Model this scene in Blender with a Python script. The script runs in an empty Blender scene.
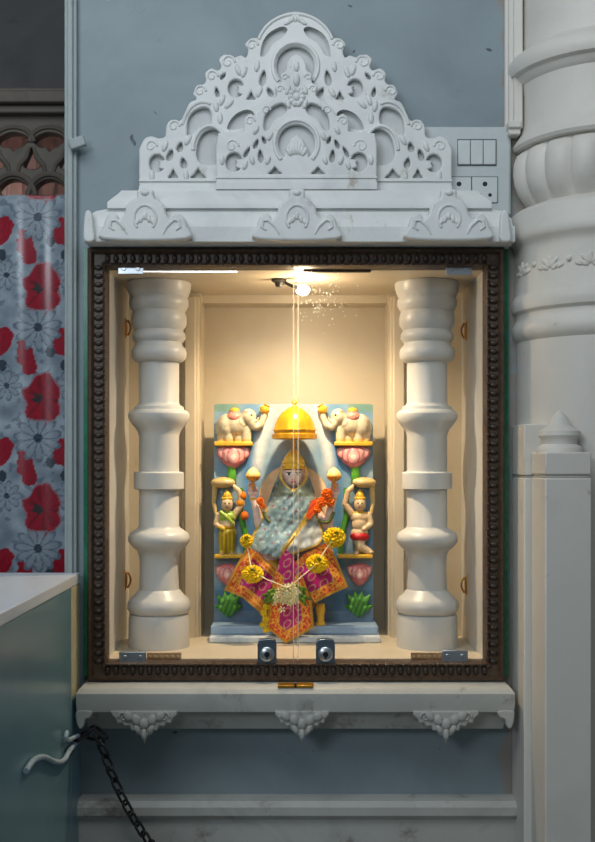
import bpy, bmesh, math, random
from mathutils import Vector, Matrix, noise
from mathutils.geometry import delaunay_2d_cdt

random.seed(7)
S, D, ZH = 0.00175, 1.9, 1.45          # metres per photo unit on the wall plane, eye distance, eye height
VX, VY = 294.0, 465.0
PI = math.pi
C = bpy.context.scene.collection

def kk(Y): return S * (D + Y) / D
def P(px, py, Y): return Vector(((px - VX) * kk(Y), Y, ZH + (VY - py) * kk(Y)))
def X_(px, Y): return (px - VX) * kk(Y)
def Z_(py, Y): return ZH + (VY - py) * kk(Y)
def inv(co):
    k = kk(co[1]); return VX + co[0] / k, VY - (co[2] - ZH) / k
def lin(c):
    return tuple(((v / 255) / 12.92 if v / 255 <= 0.04045 else ((v / 255 + 0.055) / 1.055) ** 2.4) for v in c)
def mixc(a, b, t):
    t = max(0, min(1, t)); return tuple(x + (y - x) * t for x, y in zip(a, b))
def sstep(a, b, x):
    t = max(0, min(1, (x - a) / (b - a))); return t * t * (3 - 2 * t)

# ------------------------------------------------------------------ materials
def new_mat(name):
    m = bpy.data.materials.new(name); m.use_nodes = True
    nt = m.node_tree; b = nt.nodes['Principled BSDF']; return m, nt, b
def coords(nt):
    return nt.nodes.new('ShaderNodeTexCoord').outputs['Object']
def noise_node(nt, vec, scale, detail=5, rough=.55, dist=0):
    n = nt.nodes.new('ShaderNodeTexNoise'); n.inputs['Scale'].default_value = scale
    n.inputs['Detail'].default_value = detail; n.inputs['Roughness'].default_value = rough
    n.inputs['Distortion'].default_value = dist
    nt.links.new(vec, n.inputs['Vector']); return n.outputs['Fac']
def ramp(nt, fac, stops):
    r = nt.nodes.new('ShaderNodeValToRGB'); e = r.color_ramp.elements
    while len(e) < len(stops): e.new(.5)
    for el, (p, c) in zip(e, stops):
        el.position = p; el.color = (*c, 1) if len(c) == 3 else c
    nt.links.new(fac, r.inputs['Fac']); return r.outputs['Color']
def mix(nt, fac, a, b):
    n = nt.nodes.new('ShaderNodeMixRGB')
    for s, v in zip(('Fac', 'Color1', 'Color2'), (fac, a, b)):
        if isinstance(v, (int, float)): n.inputs[s].default_value = v
        elif isinstance(v, tuple): n.inputs[s].default_value = (*v, 1)
        else: nt.links.new(v, n.inputs[s])
    return n.outputs['Color']
def bump(nt, b, fac, strength, dist=.002):
    n = nt.nodes.new('ShaderNodeBump'); n.inputs['Strength'].default_value = strength; n.inputs['Distance'].default_value = dist
    nt.links.new(fac, n.inputs['Height']); nt.links.new(n.outputs['Normal'], b.inputs['Normal'])
def stone(name, base, vein, stain, rough=.45, vs=9, amount=.5, stain_lo=.60, sss=0):
    m, nt, b = new_mat(name); v = coords(nt)
    f = noise_node(nt, v, vs, 8, .6, .8)
    col = ramp(nt, f, [(.3, mixc(lin(base), lin(vein), amount)), (.5, lin(base)), (.75, mixc(lin(base), lin(vein), amount * .45))])
    f2 = noise_node(nt, v, 17, 8, .72, .3)
    msk = ramp(nt, f2, [(stain_lo, (0, 0, 0)), (stain_lo + .13, (.75, .75, .75))])
    col = mix(nt, msk, col, lin(stain))
    nt.links.new(col, b.inputs['Base Color']); b.inputs['Roughness'].default_value = rough
    bump(nt, b, noise_node(nt, v, 160, 4), .12)
    return m
def plain(name, c, rough=.5, metal=0, spec=.5, var=.12, scale=60):
    m, nt, b = new_mat(name); v = coords(nt)
    f = noise_node(nt, v, scale, 5)
    col = ramp(nt, f, [(.3, tuple(x * (1 - var) for x in lin(c))), (.7, tuple(min(1, x * (1 + var)) for x in lin(c)))])
    nt.links.new(col, b.inputs['Base Color']); b.inputs['Roughness'].default_value = rough
    b.inputs['Metallic'].default_value = metal; b.inputs['Specular IOR Level'].default_value = spec
    return m
def vcol(name, rough=.5, spec=.4, metal=0, bumpy=0):
    m, nt, b = new_mat(name)
    a = nt.nodes.new('ShaderNodeVertexColor'); a.layer_name = 'Col'
    f = noise_node(nt, coords(nt), 90, 4)
    col = mix(nt, ramp(nt, f, [(.3, (.82, .82, .82)), (.7, (1, 1, 1))]), (0, 0, 0), a.outputs['Color'])
    nt.links.new(col, b.inputs['Base Color'])
    b.inputs['Roughness'].default_value = rough; b.inputs['Specular IOR Level'].default_value = spec; b.inputs['Metallic'].default_value = metal
    if bumpy: bump(nt, b, noise_node(nt, coords(nt), 420, 3), bumpy)
    return m
def emit(name, c, s):
    m, nt, b = new_mat(name)
    b.inputs['Base Color'].default_value = (*c, 1); b.inputs['Emission Color'].default_value = (*c, 1); b.inputs['Emission Strength'].default_value = s
    return m

M = {}
def make_wall_paint():
    m, nt, b = new_mat('blue_grey_wall_paint'); v = coords(nt)
    f = noise_node(nt, v, 4.5, 7, .6, .5)
    col = ramp(nt, f, [(.3, lin((124, 138, 145))), (.55, lin((136, 150, 156))), (.75, lin((146, 158, 162)))])
    f2 = noise_node(nt, v, 11, 10, .75, .2)
    col = mix(nt, ramp(nt, f2, [(.63, (0, 0, 0)), (.72, (.5, .5, .5))]), col, lin((104, 116, 122)))
    vo = noise_node(nt, v, 30, 2, .4, .6)
    col = mix(nt, ramp(nt, vo, [(.735, (0, 0, 0)), (.75, (.8, .8, .8))]), col, lin((45, 50, 54)))
    sx = nt.nodes.new('ShaderNodeSeparateXYZ'); nt.links.new(v, sx.inputs[0])
    mr = nt.nodes.new('ShaderNodeMapRange'); mr.inputs['From Min'].default_value = .19; mr.inputs['From Max'].default_value = .235; nt.links.new(sx.outputs['X'], mr.inputs['Value'])
    pe = nt.nodes.new('ShaderNodeMath'); pe.operation = 'MULTIPLY'; nt.links.new(mr.outputs[0], pe.inputs[0]); nt.links.new(noise_node(nt, v, 22, 6, .6), pe.inputs[1])
    col = mix(nt, ramp(nt, pe.outputs[0], [(.34, (0, 0, 0)), (.46, (.6, .6, .6))]), col, lin((150, 130, 112)))
    nt.links.new(col, b.inputs['Base Color']); b.inputs['Roughness'].default_value = .55
    bump(nt, b, noise_node(nt, v, 45, 6, .6), .1); return m
M['wall'] = make_wall_paint()
M['marble'] = stone('white_carved_marble', (222, 224, 222), (190, 195, 196), (150, 130, 104), .45, 8, .7, .60)
M['backing'] = stone('grey_white_backing_marble', (196, 199, 198), (170, 174, 174), (140, 126, 106), .5, 8, .5, .66)
M['ledge_marble'] = stone('weathered_marble', (188, 188, 181), (156, 157, 152), (112, 98, 80), .5, 8, .7, .57)
M['niche'] = stone('cream_niche_marble', (206, 194, 172), (188, 174, 150), (176, 156, 124), .42, 6, .5, .68)
M['pillar'] = stone('turned_pillar_marble', (200, 201, 200), (174, 176, 177), (158, 144, 122), .36, 7, .5, .70)
M['column'] = stone('painted_column_stone', (216, 212, 204), (188, 184, 176), (140, 124, 100), .5, 5, .5, .64)
M['strip'] = stone('grey_trim_stone', (158, 168, 168), (128, 138, 140), (110, 104, 92), .55, 10, .6, .62)
M['wood'] = plain('dark_carved_wood', (82, 64, 50), .42, var=.35, scale=120)
M['wood_deep'] = plain('dark_bead_wood', (58, 46, 38), .4, var=.3, scale=150)
M['green'] = plain('green_glass_edge', (24, 112, 78), .25, var=.25)
M['chrome'] = plain('brushed_chrome', (196, 200, 204), .28, .95, var=.06)
M['steel'] = plain('blue_grey_lock_metal', (112, 128, 142), .3, .8, var=.1)
M['black'] = plain('black_recess', (14, 15, 17), .5)
M['brass'] = plain('aged_brass', (196, 142, 52), .35, .75, var=.15)
M['gold'] = plain('polished_gold', (240, 176, 40), .24, .55, var=.1, scale=90)
M['gold_paint'] = plain('gold_paint', (226, 178, 52), .4, .15, var=.15)
M['tan'] = plain('tan_reflection', (176, 140, 98), .5, var=.3, scale=160)
M['iron'] = plain('black_iron', (62, 62, 62), .5, .6, var=.3, scale=200)
M['plate'] = plain('ivory_switch_plastic', (190, 197, 198), .35, var=.03)
M['switch'] = plain('pale_switch_plastic', (202, 208, 208), .3, var=.03)
M['gap'] = plain('dark_seam', (96, 104, 106), .6)
M['teal'] = plain('teal_gloss_panel', (104, 140, 152), .28, var=.08, scale=6)
M['top_white'] = plain('white_counter_top', (224, 230, 236), .3, var=.04, scale=9)
M['cream'] = plain('cream_reflection', (196, 190, 158), .5, var=.1, scale=20)
M['screen'] = stone('dark_carved_screen', (88, 80, 70), (64, 58, 52), (50, 44, 40), .6, 14, .7, .6)
M['dark_wall'] = stone('dark_far_plaster', (74, 76, 76), (58, 60, 60), (40, 40, 40), .8, 4, .6, .6)
M['floor'] = stone('grey_floor_stone', (150, 150, 146), (128, 128, 126), (110, 100, 90), .4, 3, .5, .66)
M['pink'] = plain('pink_satin', (240, 216, 208), .35, var=.12, scale=14)
pb = M['pink'].node_tree.nodes['Principled BSDF']; pb.inputs['Transmission Weight'].default_value = .4; pb.inputs['Roughness'].default_value = .7
M['cable'] = plain('pale_grey_cable', (168, 186, 198), .5, var=.2, scale=70)
M['paint'] = vcol('painted_statue', .36, .5)
M['cloth'] = vcol('brocade_cloth', .5, .4, 0, .35)
M['silk'] = vcol('silver_silk', .34, .6, .2, .2)
M['vinyl'] = vcol('floral_vinyl', .24, .6)
M['petal'] = vcol('petals', .7, .2)
M['thread'] = plain('white_thread', (236, 226, 190), .7)
M['bulb'] = emit('lit_bulb', (1, .93, .78), 60)
M['tube'] = emit('tube_reflection_glow', (.88, .94, 1), 6)
def make_glass(name, tint, ior):
    m, nt, b = new_mat(name); nt.nodes.remove(b)
    out = nt.nodes['Material Output']
    t = nt.nodes.new('ShaderNodeBsdfTransparent'); t.inputs['Color'].default_value = (*tint, 1)
    g = nt.nodes.new('ShaderNodeBsdfGlossy'); g.inputs['Roughness'].default_value = .02
    f = nt.nodes.new('ShaderNodeFresnel'); f.inputs['IOR'].default_value = ior
    mx = nt.nodes.new('ShaderNodeMixShader')
    ge = nt.nodes.new('ShaderNodeNewGeometry'); mu = nt.nodes.new('ShaderNodeMath'); mu.operation = 'SUBTRACT'; mu.use_clamp = True   # a thin pane reflects once, at the face the light meets
    nt.links.new(f.outputs[0], mu.inputs[0]); nt.links.new(ge.outputs['Backfacing'], mu.inputs[1])
    nt.links.new(mu.outputs[0], mx.inputs[0]); nt.links.new(t.outputs[0], mx.inputs[1]); nt.links.new(g.outputs[0], mx.inputs[2])
    nt.links.new(mx.outputs[0], out.inputs['Surface']); return m
M['glass'] = make_glass('door_glass', (.985, .99, .985), 1.45)
def make_edge():
    m, nt, b = new_mat('polished_glass_edge')
    b.inputs['Base Color'].default_value = (*lin((226, 214, 190)), 1); b.inputs['Roughness'].default_value = .3
    b.inputs['Transmission Weight'].default_value = .35; return m
M['edge'] = make_edge()
def make_seam():
    m, nt, b = new_mat('pale_glass_seam'); nt.nodes.remove(b); out = nt.nodes['Material Output']
    t = nt.nodes.new('ShaderNodeBsdfTransparent'); d = nt.nodes.new('ShaderNodeBsdfTranslucent'); d.inputs['Color'].default_value = (.95, .86, .7, 1)
    e = nt.nodes.new('ShaderNodeBsdfDiffuse'); e.inputs['Color'].default_value = (.95, .9, .8, 1); a = nt.nodes.new('ShaderNodeMixShader'); a.inputs[0].default_value = .5
    nt.links.new(d.outputs[0], a.inputs[1]); nt.links.new(e.outputs[0], a.inputs[2])
    mx = nt.nodes.new('ShaderNodeMixShader'); mx.inputs[0].default_value = .45
    nt.links.new(t.outputs[0], mx.inputs[1]); nt.links.new(a.outputs[0], mx.inputs[2]); nt.links.new(mx.outputs[0], out.inputs['Surface']); return m
M['seam'] = make_seam()
def make_drop():
    m, nt, b = new_mat('dried_water_specks'); nt.nodes.remove(b); out = nt.nodes['Material Output']
    t = nt.nodes.new('ShaderNodeBsdfTranslucent'); t.inputs['Color'].default_value = (.9, .88, .82, 1)
    d = nt.nodes.new('ShaderNodeBsdfDiffuse'); d.inputs['Color'].default_value = (.9, .88, .82, 1)
    mx = nt.nodes.new('ShaderNodeMixShader'); mx.inputs[0].default_value = .35
    nt.links.new(t.outputs[0], mx.inputs[1]); nt.links.new(d.outputs[0], mx.inputs[2]); nt.links.new(mx.outputs[0], out.inputs['Surface']); return m
M['drop'] = make_drop()

# ------------------------------------------------------------------ linking
ORG = {}
def tag(o, label=None, cat=None, group=None, kind=None):
    for k, v in (('label', label), ('category', cat), ('group', group), ('kind', kind)):
        if v: o[k] = v
    return o
def thing(name, loc, label, cat, group=None):
    o = bpy.data.objects.new(name, None); C.objects.link(o); o.location = loc; o.empty_display_size = .02
    ORG[o] = Vector(loc); return tag(o, label, cat, group, 'thing')
def link(name, me, mat, parent=None, smooth=True, bevel=0, flat=None, label=None):
    """me: bmesh or mesh in world coordinates; becomes ONE object, its origin at its parent's origin"""
    if isinstance(me, bmesh.types.BMesh):
        bm = me; bmesh.ops.recalc_face_normals(bm, faces=bm.faces)
        me = bpy.data.meshes.new(name); bm.to_mesh(me); bm.free()
    me.name = name
    if parent is not None:
        org = ORG[parent]
    else:
        vs = [v.co for v in me.vertices]
        org = Vector(((min(v.x for v in vs) + max(v.x for v in vs)) / 2, (min(v.y for v in vs) + max(v.y for v in vs)) / 2, min(v.z for v in vs)))
    me.transform(Matrix.Translation(-org))
    for m in (mat if isinstance(mat, (list, tuple)) else [mat]): me.materials.append(m)
    o = bpy.data.objects.new(name, me); C.objects.link(o); ORG[o] = org
    if parent is not None: o.parent = parent
    else: o.location = org
    if smooth:
        me.polygons.foreach_set('use_smooth', [True] * len(me.polygons))
        try: me.set_sharp_from_angle(angle=math.radians(38))
        except Exception: pass
    if bevel:
        b = o.modifiers.new('edges', 'BEVEL'); b.width = bevel; b.segments = 2; b.limit_method = 'ANGLE'
    if label: o['label'] = label
    return o
def struct(name, me, mat, **k): return tag(link(name, me, mat, **k), kind='structure')
def BM(): return bmesh.new()

# ------------------------------------------------------------------ shapes
def box(bm, x0, x1, y0, y1, z0, z1):
    v = [bm.verts.new(c) for c in ((x0, y0, z0), (x1, y0, z0), (x1, y1, z0), (x0, y1, z0), (x0, y0, z1), (x1, y0, z1), (x1, y1, z1), (x0, y1, z1))]
    return [bm.faces.new([v[i] for i in f]) for f in ((0, 3, 2, 1), (4, 5, 6, 7), (0, 1, 5, 4), (1, 2, 6, 5), (2, 3, 7, 6), (3, 0, 4, 7))]
def pbox(bm, a, b, c, d, y0, y1, at=None):
    """box whose front face (at depth y0, or 'at') spans photo x a..b and y c..d"""
    q = y0 if at is None else at
    return box(bm, X_(a, q), X_(b, q), y0, y1, Z_(d, q), Z_(c, q))
def lathe(bm, c, prof, seg=48, mod=None):
    rings = []
    for r, z in prof:
        ring = []
        for i in range(seg):
            a = 2 * PI * i / seg; rr = max(r, 1e-5) * (mod(a, z) if mod else 1)
            ring.append(bm.verts.new((c[0] + rr * math.cos(a), c[1] + rr * math.sin(a), z)))
        rings.append(ring)
    for A, B in zip(rings, rings[1:]):
        for i in range(seg): bm.faces.new((A[i], A[(i + 1) % seg], B[(i + 1) % seg], B[i]))
    bm.faces.new(rings[0]); bm.faces.new(rings[-1])
def tube(bm, pts, r, seg=8, closed=False):
    pts = [Vector(p) for p in pts]; n = len(pts); rad = r if isinstance(r, (list, tuple)) else [r] * n
    rings = []; up = None
    for i, p in enumerate(pts):
        a = pts[i - 1] if (i or closed) else p; b = pts[(i + 1) % n] if (i < n - 1 or closed) else p
        t = (b - a).normalized()
        if up is None: up = t.orthogonal().normalized()
        up = (up - t * up.dot(t)); up = up.normalized() if up.length > 1e-6 else t.orthogonal().normalized()
        s = t.cross(up)
        rings.append([bm.verts.new(p + rad[i] * (math.cos(2 * PI * j / seg) * up + math.sin(2 * PI * j / seg) * s)) for j in range(seg)])
    pairs = list(zip(rings, rings[1:])) + ([(rings[-1], rings[0])] if closed else [])
    for A, B in pairs:
        for j in range(seg): bm.faces.new((A[j], A[(j + 1) % seg], B[(j + 1) % seg], B[j]))
    if not closed: bm.faces.new(rings[0]); bm.faces.new(rings[-1])
def ell(bm, c, r, sub=2, rot=None):
    m = Matrix.Translation(Vector(c)) @ (rot.to_4x4() if rot else Matrix()) @ Matrix.Diagonal((*(r if isinstance(r, (tuple, list)) else (r, r, r)), 1))
    bmesh.ops.create_icosphere(bm, subdivisions=sub, radius=1, matrix=m)
def roty(deg): return Matrix.Rotation(math.radians(deg), 3, 'Y')
def smooth_line(pts, n=5, closed=True):
    out = []; N = len(pts)
    for i in range(N if closed else N - 1):
        g = (lambda j: pts[j % N]) if closed else (lambda j: pts[max(0, min(N - 1, j))])
        p0, p1, p2, p3 = g(i - 1), g(i), g(i + 1), g(i + 2)
        for s in range(n):
            t = s / n
            out.append(tuple(.5 * (2 * b + (c - a) * t + (2 * a - 5 * b + 4 * c - d) * t * t + (-a + 3 * b - 3 * c + d) * t ** 3) for a, b, c, d in zip(p0, p1, p2, p3)))
    if not closed: out.append(tuple(pts[-1]))
    return out
def evaluated(o):
    dg = bpy.context.evaluated_depsgraph_get(); dg.update()
    me = bpy.data.meshes.new_from_object(o.evaluated_get(dg)); d = o.data
    bpy.data.objects.remove(o)
    if isinstance(d, bpy.types.Curve): bpy.data.curves.remove(d)
    else: bpy.data.meshes.remove(d)
    return me
def fret(outline, holes, Y, th, bev=.002):
    """solid plate cut to an outline with openings; photo coordinates on the plane of its front face Y"""
    cu = bpy.data.curves.new('outline', 'CURVE'); cu.dimensions = '2D'; cu.fill_mode = 'BOTH'
    cu.extrude = th / 2 - bev; cu.bevel_depth = bev; cu.bevel_resolution = 2; cu.offset = -bev
    for pts in [outline] + holes:
        sp = cu.splines.new('POLY'); sp.points.add(len(pts) - 1); sp.use_cyclic_u = True
        for q, (a, b) in zip(sp.points, pts): q.co = (X_(a, Y), Z_(b, Y), 0, 1)
    o = bpy.data.objects.new('outline', cu); C.objects.link(o)
    me = evaluated(o); me.materials.clear()
    me.transform(Matrix(((1, 0, 0, 0), (0, 0, -1, Y + th / 2), (0, 1, 0, 0), (0, 0, 0, 1))))
    return me
def to_bm(me):
    bm = BM(); bm.from_mesh(me); bpy.data.meshes.remove(me); return bm
def colorize(me, fn):
    a = me.color_attributes.new('Col', 'FLOAT_COLOR', 'POINT'); buf = []
    for v in me.vertices:
        px, py = inv(v.co); buf.extend((*fn(px, py, v.co), 1))
    a.data.foreach_set('color', buf); return me
def mesh_of(bm):
    bmesh.ops.recalc_face_normals(bm, faces=bm.faces)
    me = bpy.data.meshes.new('m'); bm.to_mesh(me); bm.free(); return me
def patch(poly, depth, col, step=1.6, th=.002):
    """cloth or relief: a fine sheet over an outline with its own depth, thickness and pattern"""
    B = []
    for (a, b), (c, d) in zip(poly, poly[1:] + poly[:1]):
        n = max(1, round(math.hypot(c - a, d - b) / step))
        B += [(a + (c - a) * i / n, b + (d - b) * i / n) for i in range(n)]
    def inside(x, y):
        r = False
        for (a, b), (c, d) in zip(B, B[1:] + B[:1]):
            if (b > y) != (d > y) and x < (c - a) * (y - b) / (d - b) + a: r = not r
        return r
    xs = [p[0] for p in B]; ys = [p[1] for p in B]; pts = list(B)
    y = min(ys); row = 0
    while y < max(ys):
        x = min(xs) + (row % 2) * step / 2
        while x < max(xs):
            if inside(x, y) and all((x - a) ** 2 + (y - b) ** 2 > (.55 * step) ** 2 for a, b in B): pts.append((x, y))
            x += step
        y += step * .866; row += 1
    n = len(B); r = delaunay_2d_cdt([Vector(p) for p in pts], [(i, (i + 1) % n) for i in range(n)], [], 1, 1e-5)
    V2, F = r[0], r[2]; N = len(V2); verts = []; cols = []
    front = [P(v.x, v.y, depth(v.x, v.y)) for v in V2]
    verts = front + [f + Vector((0, th, 0)) for f in front]
    cols = [col(v.x, v.y) for v in V2] * 2
    faces = [tuple(f) for f in F] + [tuple(i + N for i in reversed(f)) for f in F]
    cnt = {}
    for f in F:
        for i in range(len(f)):
            e = (f[i], f[(i + 1) % len(f)]); k = tuple(sorted(e)); cnt.setdefault(k, []).append(e)
    for k, es in cnt.items():
        if len(es) == 1: a, b = es[0]; faces.append((b, a, a + N, b + N))
    me = bpy.data.meshes.new('m'); me.from_pydata([tuple(v) for v in verts], [], faces)
    bm = BM(); bm.from_mesh(me); bmesh.ops.recalc_face_normals(bm, faces=bm.faces); bm.to_mesh(me); bm.free()
    at = me.color_attributes.new('Col', 'FLOAT_COLOR', 'POINT')
    at.data.foreach_set('color', [x for c in cols for x in (*c, 1)])
    return me
def blob(prims, voxel=.0013, it=4):
    """one continuous body grown from overlapping balls and tapered limbs"""
    bm = BM()
    for p in prims:
        if p[0] == 's': ell(bm, p[1], p[2], 3, p[3] if len(p) > 3 else None)
        else:
            pts, rs = p[1], p[2]; q = []; rr = []
            for i in range(len(pts) - 1):
                for s in range(6):
                    t = s / 6; q.append(Vector(pts[i]).lerp(Vector(pts[i + 1]), t)); rr.append(rs[i] + (rs[i + 1] - rs[i]) * t)
            q.append(Vector(pts[-1])); rr.append(rs[-1])
            tube(bm, q, rr, 14); ell(bm, q[0], rr[0], 2); ell(bm, q[-1], rr[-1], 2)
    me = mesh_of(bm); o = bpy.data.objects.new('b', me); C.objects.link(o)
    m = o.modifiers.new('r', 'REMESH'); m.mode = 'VOXEL'; m.voxel_size = voxel
    s = o.modifiers.new('s', 'SMOOTH'); s.factor = .5; s.iterations = it
    return evaluated(o)

# ================================================================== THE SETTING
NL, NR = X_(105, 0), X_(486, 0)                    # niche cheeks
NZ0, NZ1 = ZH - 196 * S, ZH + 197 * S              # niche floor and head
WL, WR, WT = X_(68, 0), X_(680, 0), 2.45
bm = BM()
for a in ((WL, NL, 0, WT), (NR, WR, 0, WT), (NL, NR, 0, NZ0), (NL, NR, NZ1, WT)):
    box(bm, a[0], a[1], 0, .42, a[2], a[3])
bmesh.ops.remove_doubles(bm, verts=bm.verts, dist=1e-5)
struct('wall_front', bm, M['wall'], smooth=False)
bm = BM(); box(bm, -1.6, 1.6, -2.6, 1.0, -.05, 0); struct('floor', bm, M['floor'], smooth=False)
bm = BM(); box(bm, -1.6, WL, .62, .68, 0, 3.2); struct('wall_left', bm, M['dark_wall'], smooth=False)
# marble lining of the niche
T = .004
JY = .25                                           # plane of the piers behind the pillars
AL, AR, AT = X_(201, JY), X_(388, JY), Z_(301, JY)
bm = BM(); box(bm, NL, NL + T, .001, JY, NZ0, NZ1); struct('wall_niche_left', bm, M['pillar'], smooth=False)
bm = BM(); box(bm, NR - T, NR, .001, JY, NZ0, NZ1); struct('wall_niche_right', bm, M['pillar'], smooth=False)
bm = BM(); box(bm, NL + T, NR - T, .001, .36, NZ1 - T, NZ1); struct('ceiling_niche', bm, M['niche'], smooth=False)
bm = BM(); box(bm, NL + T, NR - T, .001, .36, NZ0, NZ0 + T); struct('floor_niche', bm, M['niche'], smooth=False)
FZ = NZ0 + T
bm = BM()
box(bm, NL, AL, JY, .36, NZ0 + T, NZ1 - T); box(bm, AR, NR, JY, .36, NZ0 + T, NZ1 - T); box(bm, AL, AR, JY + .03, .36, AT, NZ1 - T)
box(bm, AL, AR, .34, .36, NZ0 + T, AT)
struct('wall_niche_back', bm, M['niche'], smooth=False)
for n, (a, b) in enumerate(((181, 199), (390, 408))):
    bm = BM()
    pbox(bm, a, b, 296, 639, JY - .014, JY); pbox(bm, a + 3, b - 3, 296, 639, JY - .02, JY - .014)
    struct('trim_%d' % (n + 1), bm, M['niche'], bevel=.003)
# edge strip of the wall pier, skirting ledge, strips beside the column
bm = BM(); box(bm, WL - .004, X_(76.5, -.012), -.012, .42, 0, WT); box(bm, WL + .002, X_(72.5, -.018), -.018, -.012, 0, WT)
struct('trim_3', bm, M['strip'], bevel=.002)
bm = BM(); prof = [(0, 794), (-.02, 794), (-.034, 795), (-.042, 800), (-.042, 808), (-.036, 812), (-.030, 814), (-.030, 846), (0, 846)]
x0, x1 = X_(82, 0), X_(512, 0)
A = [bm.verts.new((x0, y, Z_(p, 0))) for y, p in prof]; B = [bm.verts.new((x1, y, Z_(p, 0))) for y, p in prof]
for i in range(len(prof)): j = (i + 1) % len(prof); bm.faces.new((A[i], A[j], B[j], B[i]))
bm.faces.new(A); bm.faces.new(B)
struct('baseboard_front', bm, M['ledge_marble'])
bm = BM()
for a, b, y in ((505, 509, -.012), (509, 514, -.02), (514, 523, -.028)): box(bm, X_(a, y), X_(b, y), y, 0, Z_(128, y), WT)
for k, (a, q) in enumerate(((508, 121), (509, 127))): box(bm, X_(a, -.03), X_(521, -.03), -.034 + .006 * k, 0, Z_(q + 7, -.03), Z_(q, -.03))
struct('trim_4', bm, M['column'], bevel=.002)
# patch on the pier edge
t = link('wall_bracket', (lambda b: (box(b, -.014, .014, -.012, 0, -.009, .009), bmesh.ops.rotate(b, cent=(0, 0, 0), matrix=roty(-18), verts=b.verts), bmesh.ops.translate(b, vec=P(78, 144, -.018), verts=b.verts), b)[-1])(BM()), M['strip'], bevel=.002)
tag(t, 'small tilted grey plate fixed to the left wall edge strip', 'plate', kind='thing')

# ================================================================== BEYOND THE WALL EDGE
def petal_flower(u, v, cx, cy, r, n, inner=.25, ph=0, sharp=.35):
    dx, dy = u - cx, v - cy; d = math.hypot(dx, dy); a = math.atan2(dy, dx) + ph
    return d / (r * (1 - sharp + sharp * abs(math.cos(a * n / 2)) ** .6)), d, a
RED, DRED, BG, BLUE, DK, WHT = lin((170, 20, 46)), lin((112, 12, 32)), lin((120, 134, 148)), lin((84, 100, 118)), lin((34, 44, 54)), lin((168, 182, 194))
def floral(px, py, co):
    v = (py - 197) % 110.5; n = noise.noise(Vector((px * .06, py * .06, 3.1)))
    c = mixc(BG, WHT, .5 + n)
    if noise.noise(Vector((px * .13, py * .13, 9))) > .32: c = mixc(c, BLUE, .6)
    spots = [(px - ou, vv) for vv in (v, v - 110.5, v + 110.5) for ou in (-64, 0, 64)]
    for u, vv in spots:                            # buds and loose red petals
        for bx, by in ((51, 44), (66, 58)):
            if math.hypot((u - bx) / 5, (vv - by) / 6) + .2 * noise.noise(Vector((u * .3, vv * .3, 6))) < 1: c = mixc(DK, BLUE, .3)
        for cx, cy, rx, ry, an in ((65, 34, 11, 15, .5), (27, 50, 9, 17, -.3), (41, 12, 6, 11, .2)):
            dx, dy = u - cx, vv - cy; ca, sa = math.cos(an), math.sin(an); x, y = dx * ca + dy * sa, dy * ca - dx * sa
            q = math.hypot(x / rx, y / ry) + .3 * noise.noise(Vector((u * .16, vv * .16, 1)))
            if q < 1: c = mixc(RED, DRED, .3 + .6 * noise.noise(Vector((x * .5, y * .1, 5))))
    for u, vv in spots:                            # daisies
        for fx, fy, fr, fn, fp in ((38, 20, 25, 11, .2), (71, 78, 16, 9, 0)):
            q, d, a = petal_flower(u, vv, fx, fy, fr, fn, ph=fp, sharp=.55)
            if q < 1:
                c = mixc(WHT, BG, .2 + .5 * (d / fr))
                if abs(math.sin(a * fn / 2)) > .9 and d < fr * .75: c = mixc(c, DK, .5)
                elif q > .86: c = mixc(c, BLUE, .7)
            if d < fr * .18: c = mixc(DK, BLUE, .4 + noise.noise(Vector((u, vv, 0))))
    for u, vv in spots:                            # poppies
        a = math.atan2(vv - 91, u - 43)
        q = math.hypot((u - 43) / 20, (vv - 91) / 25) + .2 * noise.noise(Vector((u * .09, vv * .09, 2))) + .05 * math.sin(5 * a)
        if q < 1:
            c = mixc(RED, DRED, .3 + .9 * noise.noise(Vector((a * 3, q * 1.2, 4))))
            if q > .93: c = mixc(c, WHT, .35)
            if abs(math.sin(a * 2.5 + .6)) < .08 and q > .35: c = mixc(c, DRED, .8)
        if math.hypot(u - 38, vv - 91) < 5 + 1.5 * math.sin(a * 9): c = mixc(DK, lin((70, 60, 50)), .5 + noise.noise(Vector((u * .8, vv * .8, 0))))
    return c
bm = BM(); CY = .23
nx, nz = 110, 460; xa, xb, za, zb = X_(-62, CY), X_(82, CY), Z_(640, CY), Z_(196, CY); g = []
for i in range(nx + 1):
    col = []
    for j in range(nz + 1):
        s = i / nx; z = za + (zb - za) * j / nz
        col.append(bm.verts.new((xa + (xb - xa) * s, CY + .0035 * math.sin(s * 17 + 1.2) + .004 * math.sin(z * 9), z)))
    g.append(col)
fs = [bm.faces.new((g[i][j], g[i + 1][j], g[i + 1][j + 1], g[i][j + 1])) for i in range(nx) for j in range(nz)]
me = colorize(mesh_of(bm), floral)
o = link('floral_curtain', me, M['vinyl']); sd = o.modifiers.new('thickness', 'SOLIDIFY'); sd.thickness = .002
tag(o, 'glossy vinyl curtain printed with red poppies and white daisies', 'curtain', kind='thing')

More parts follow.
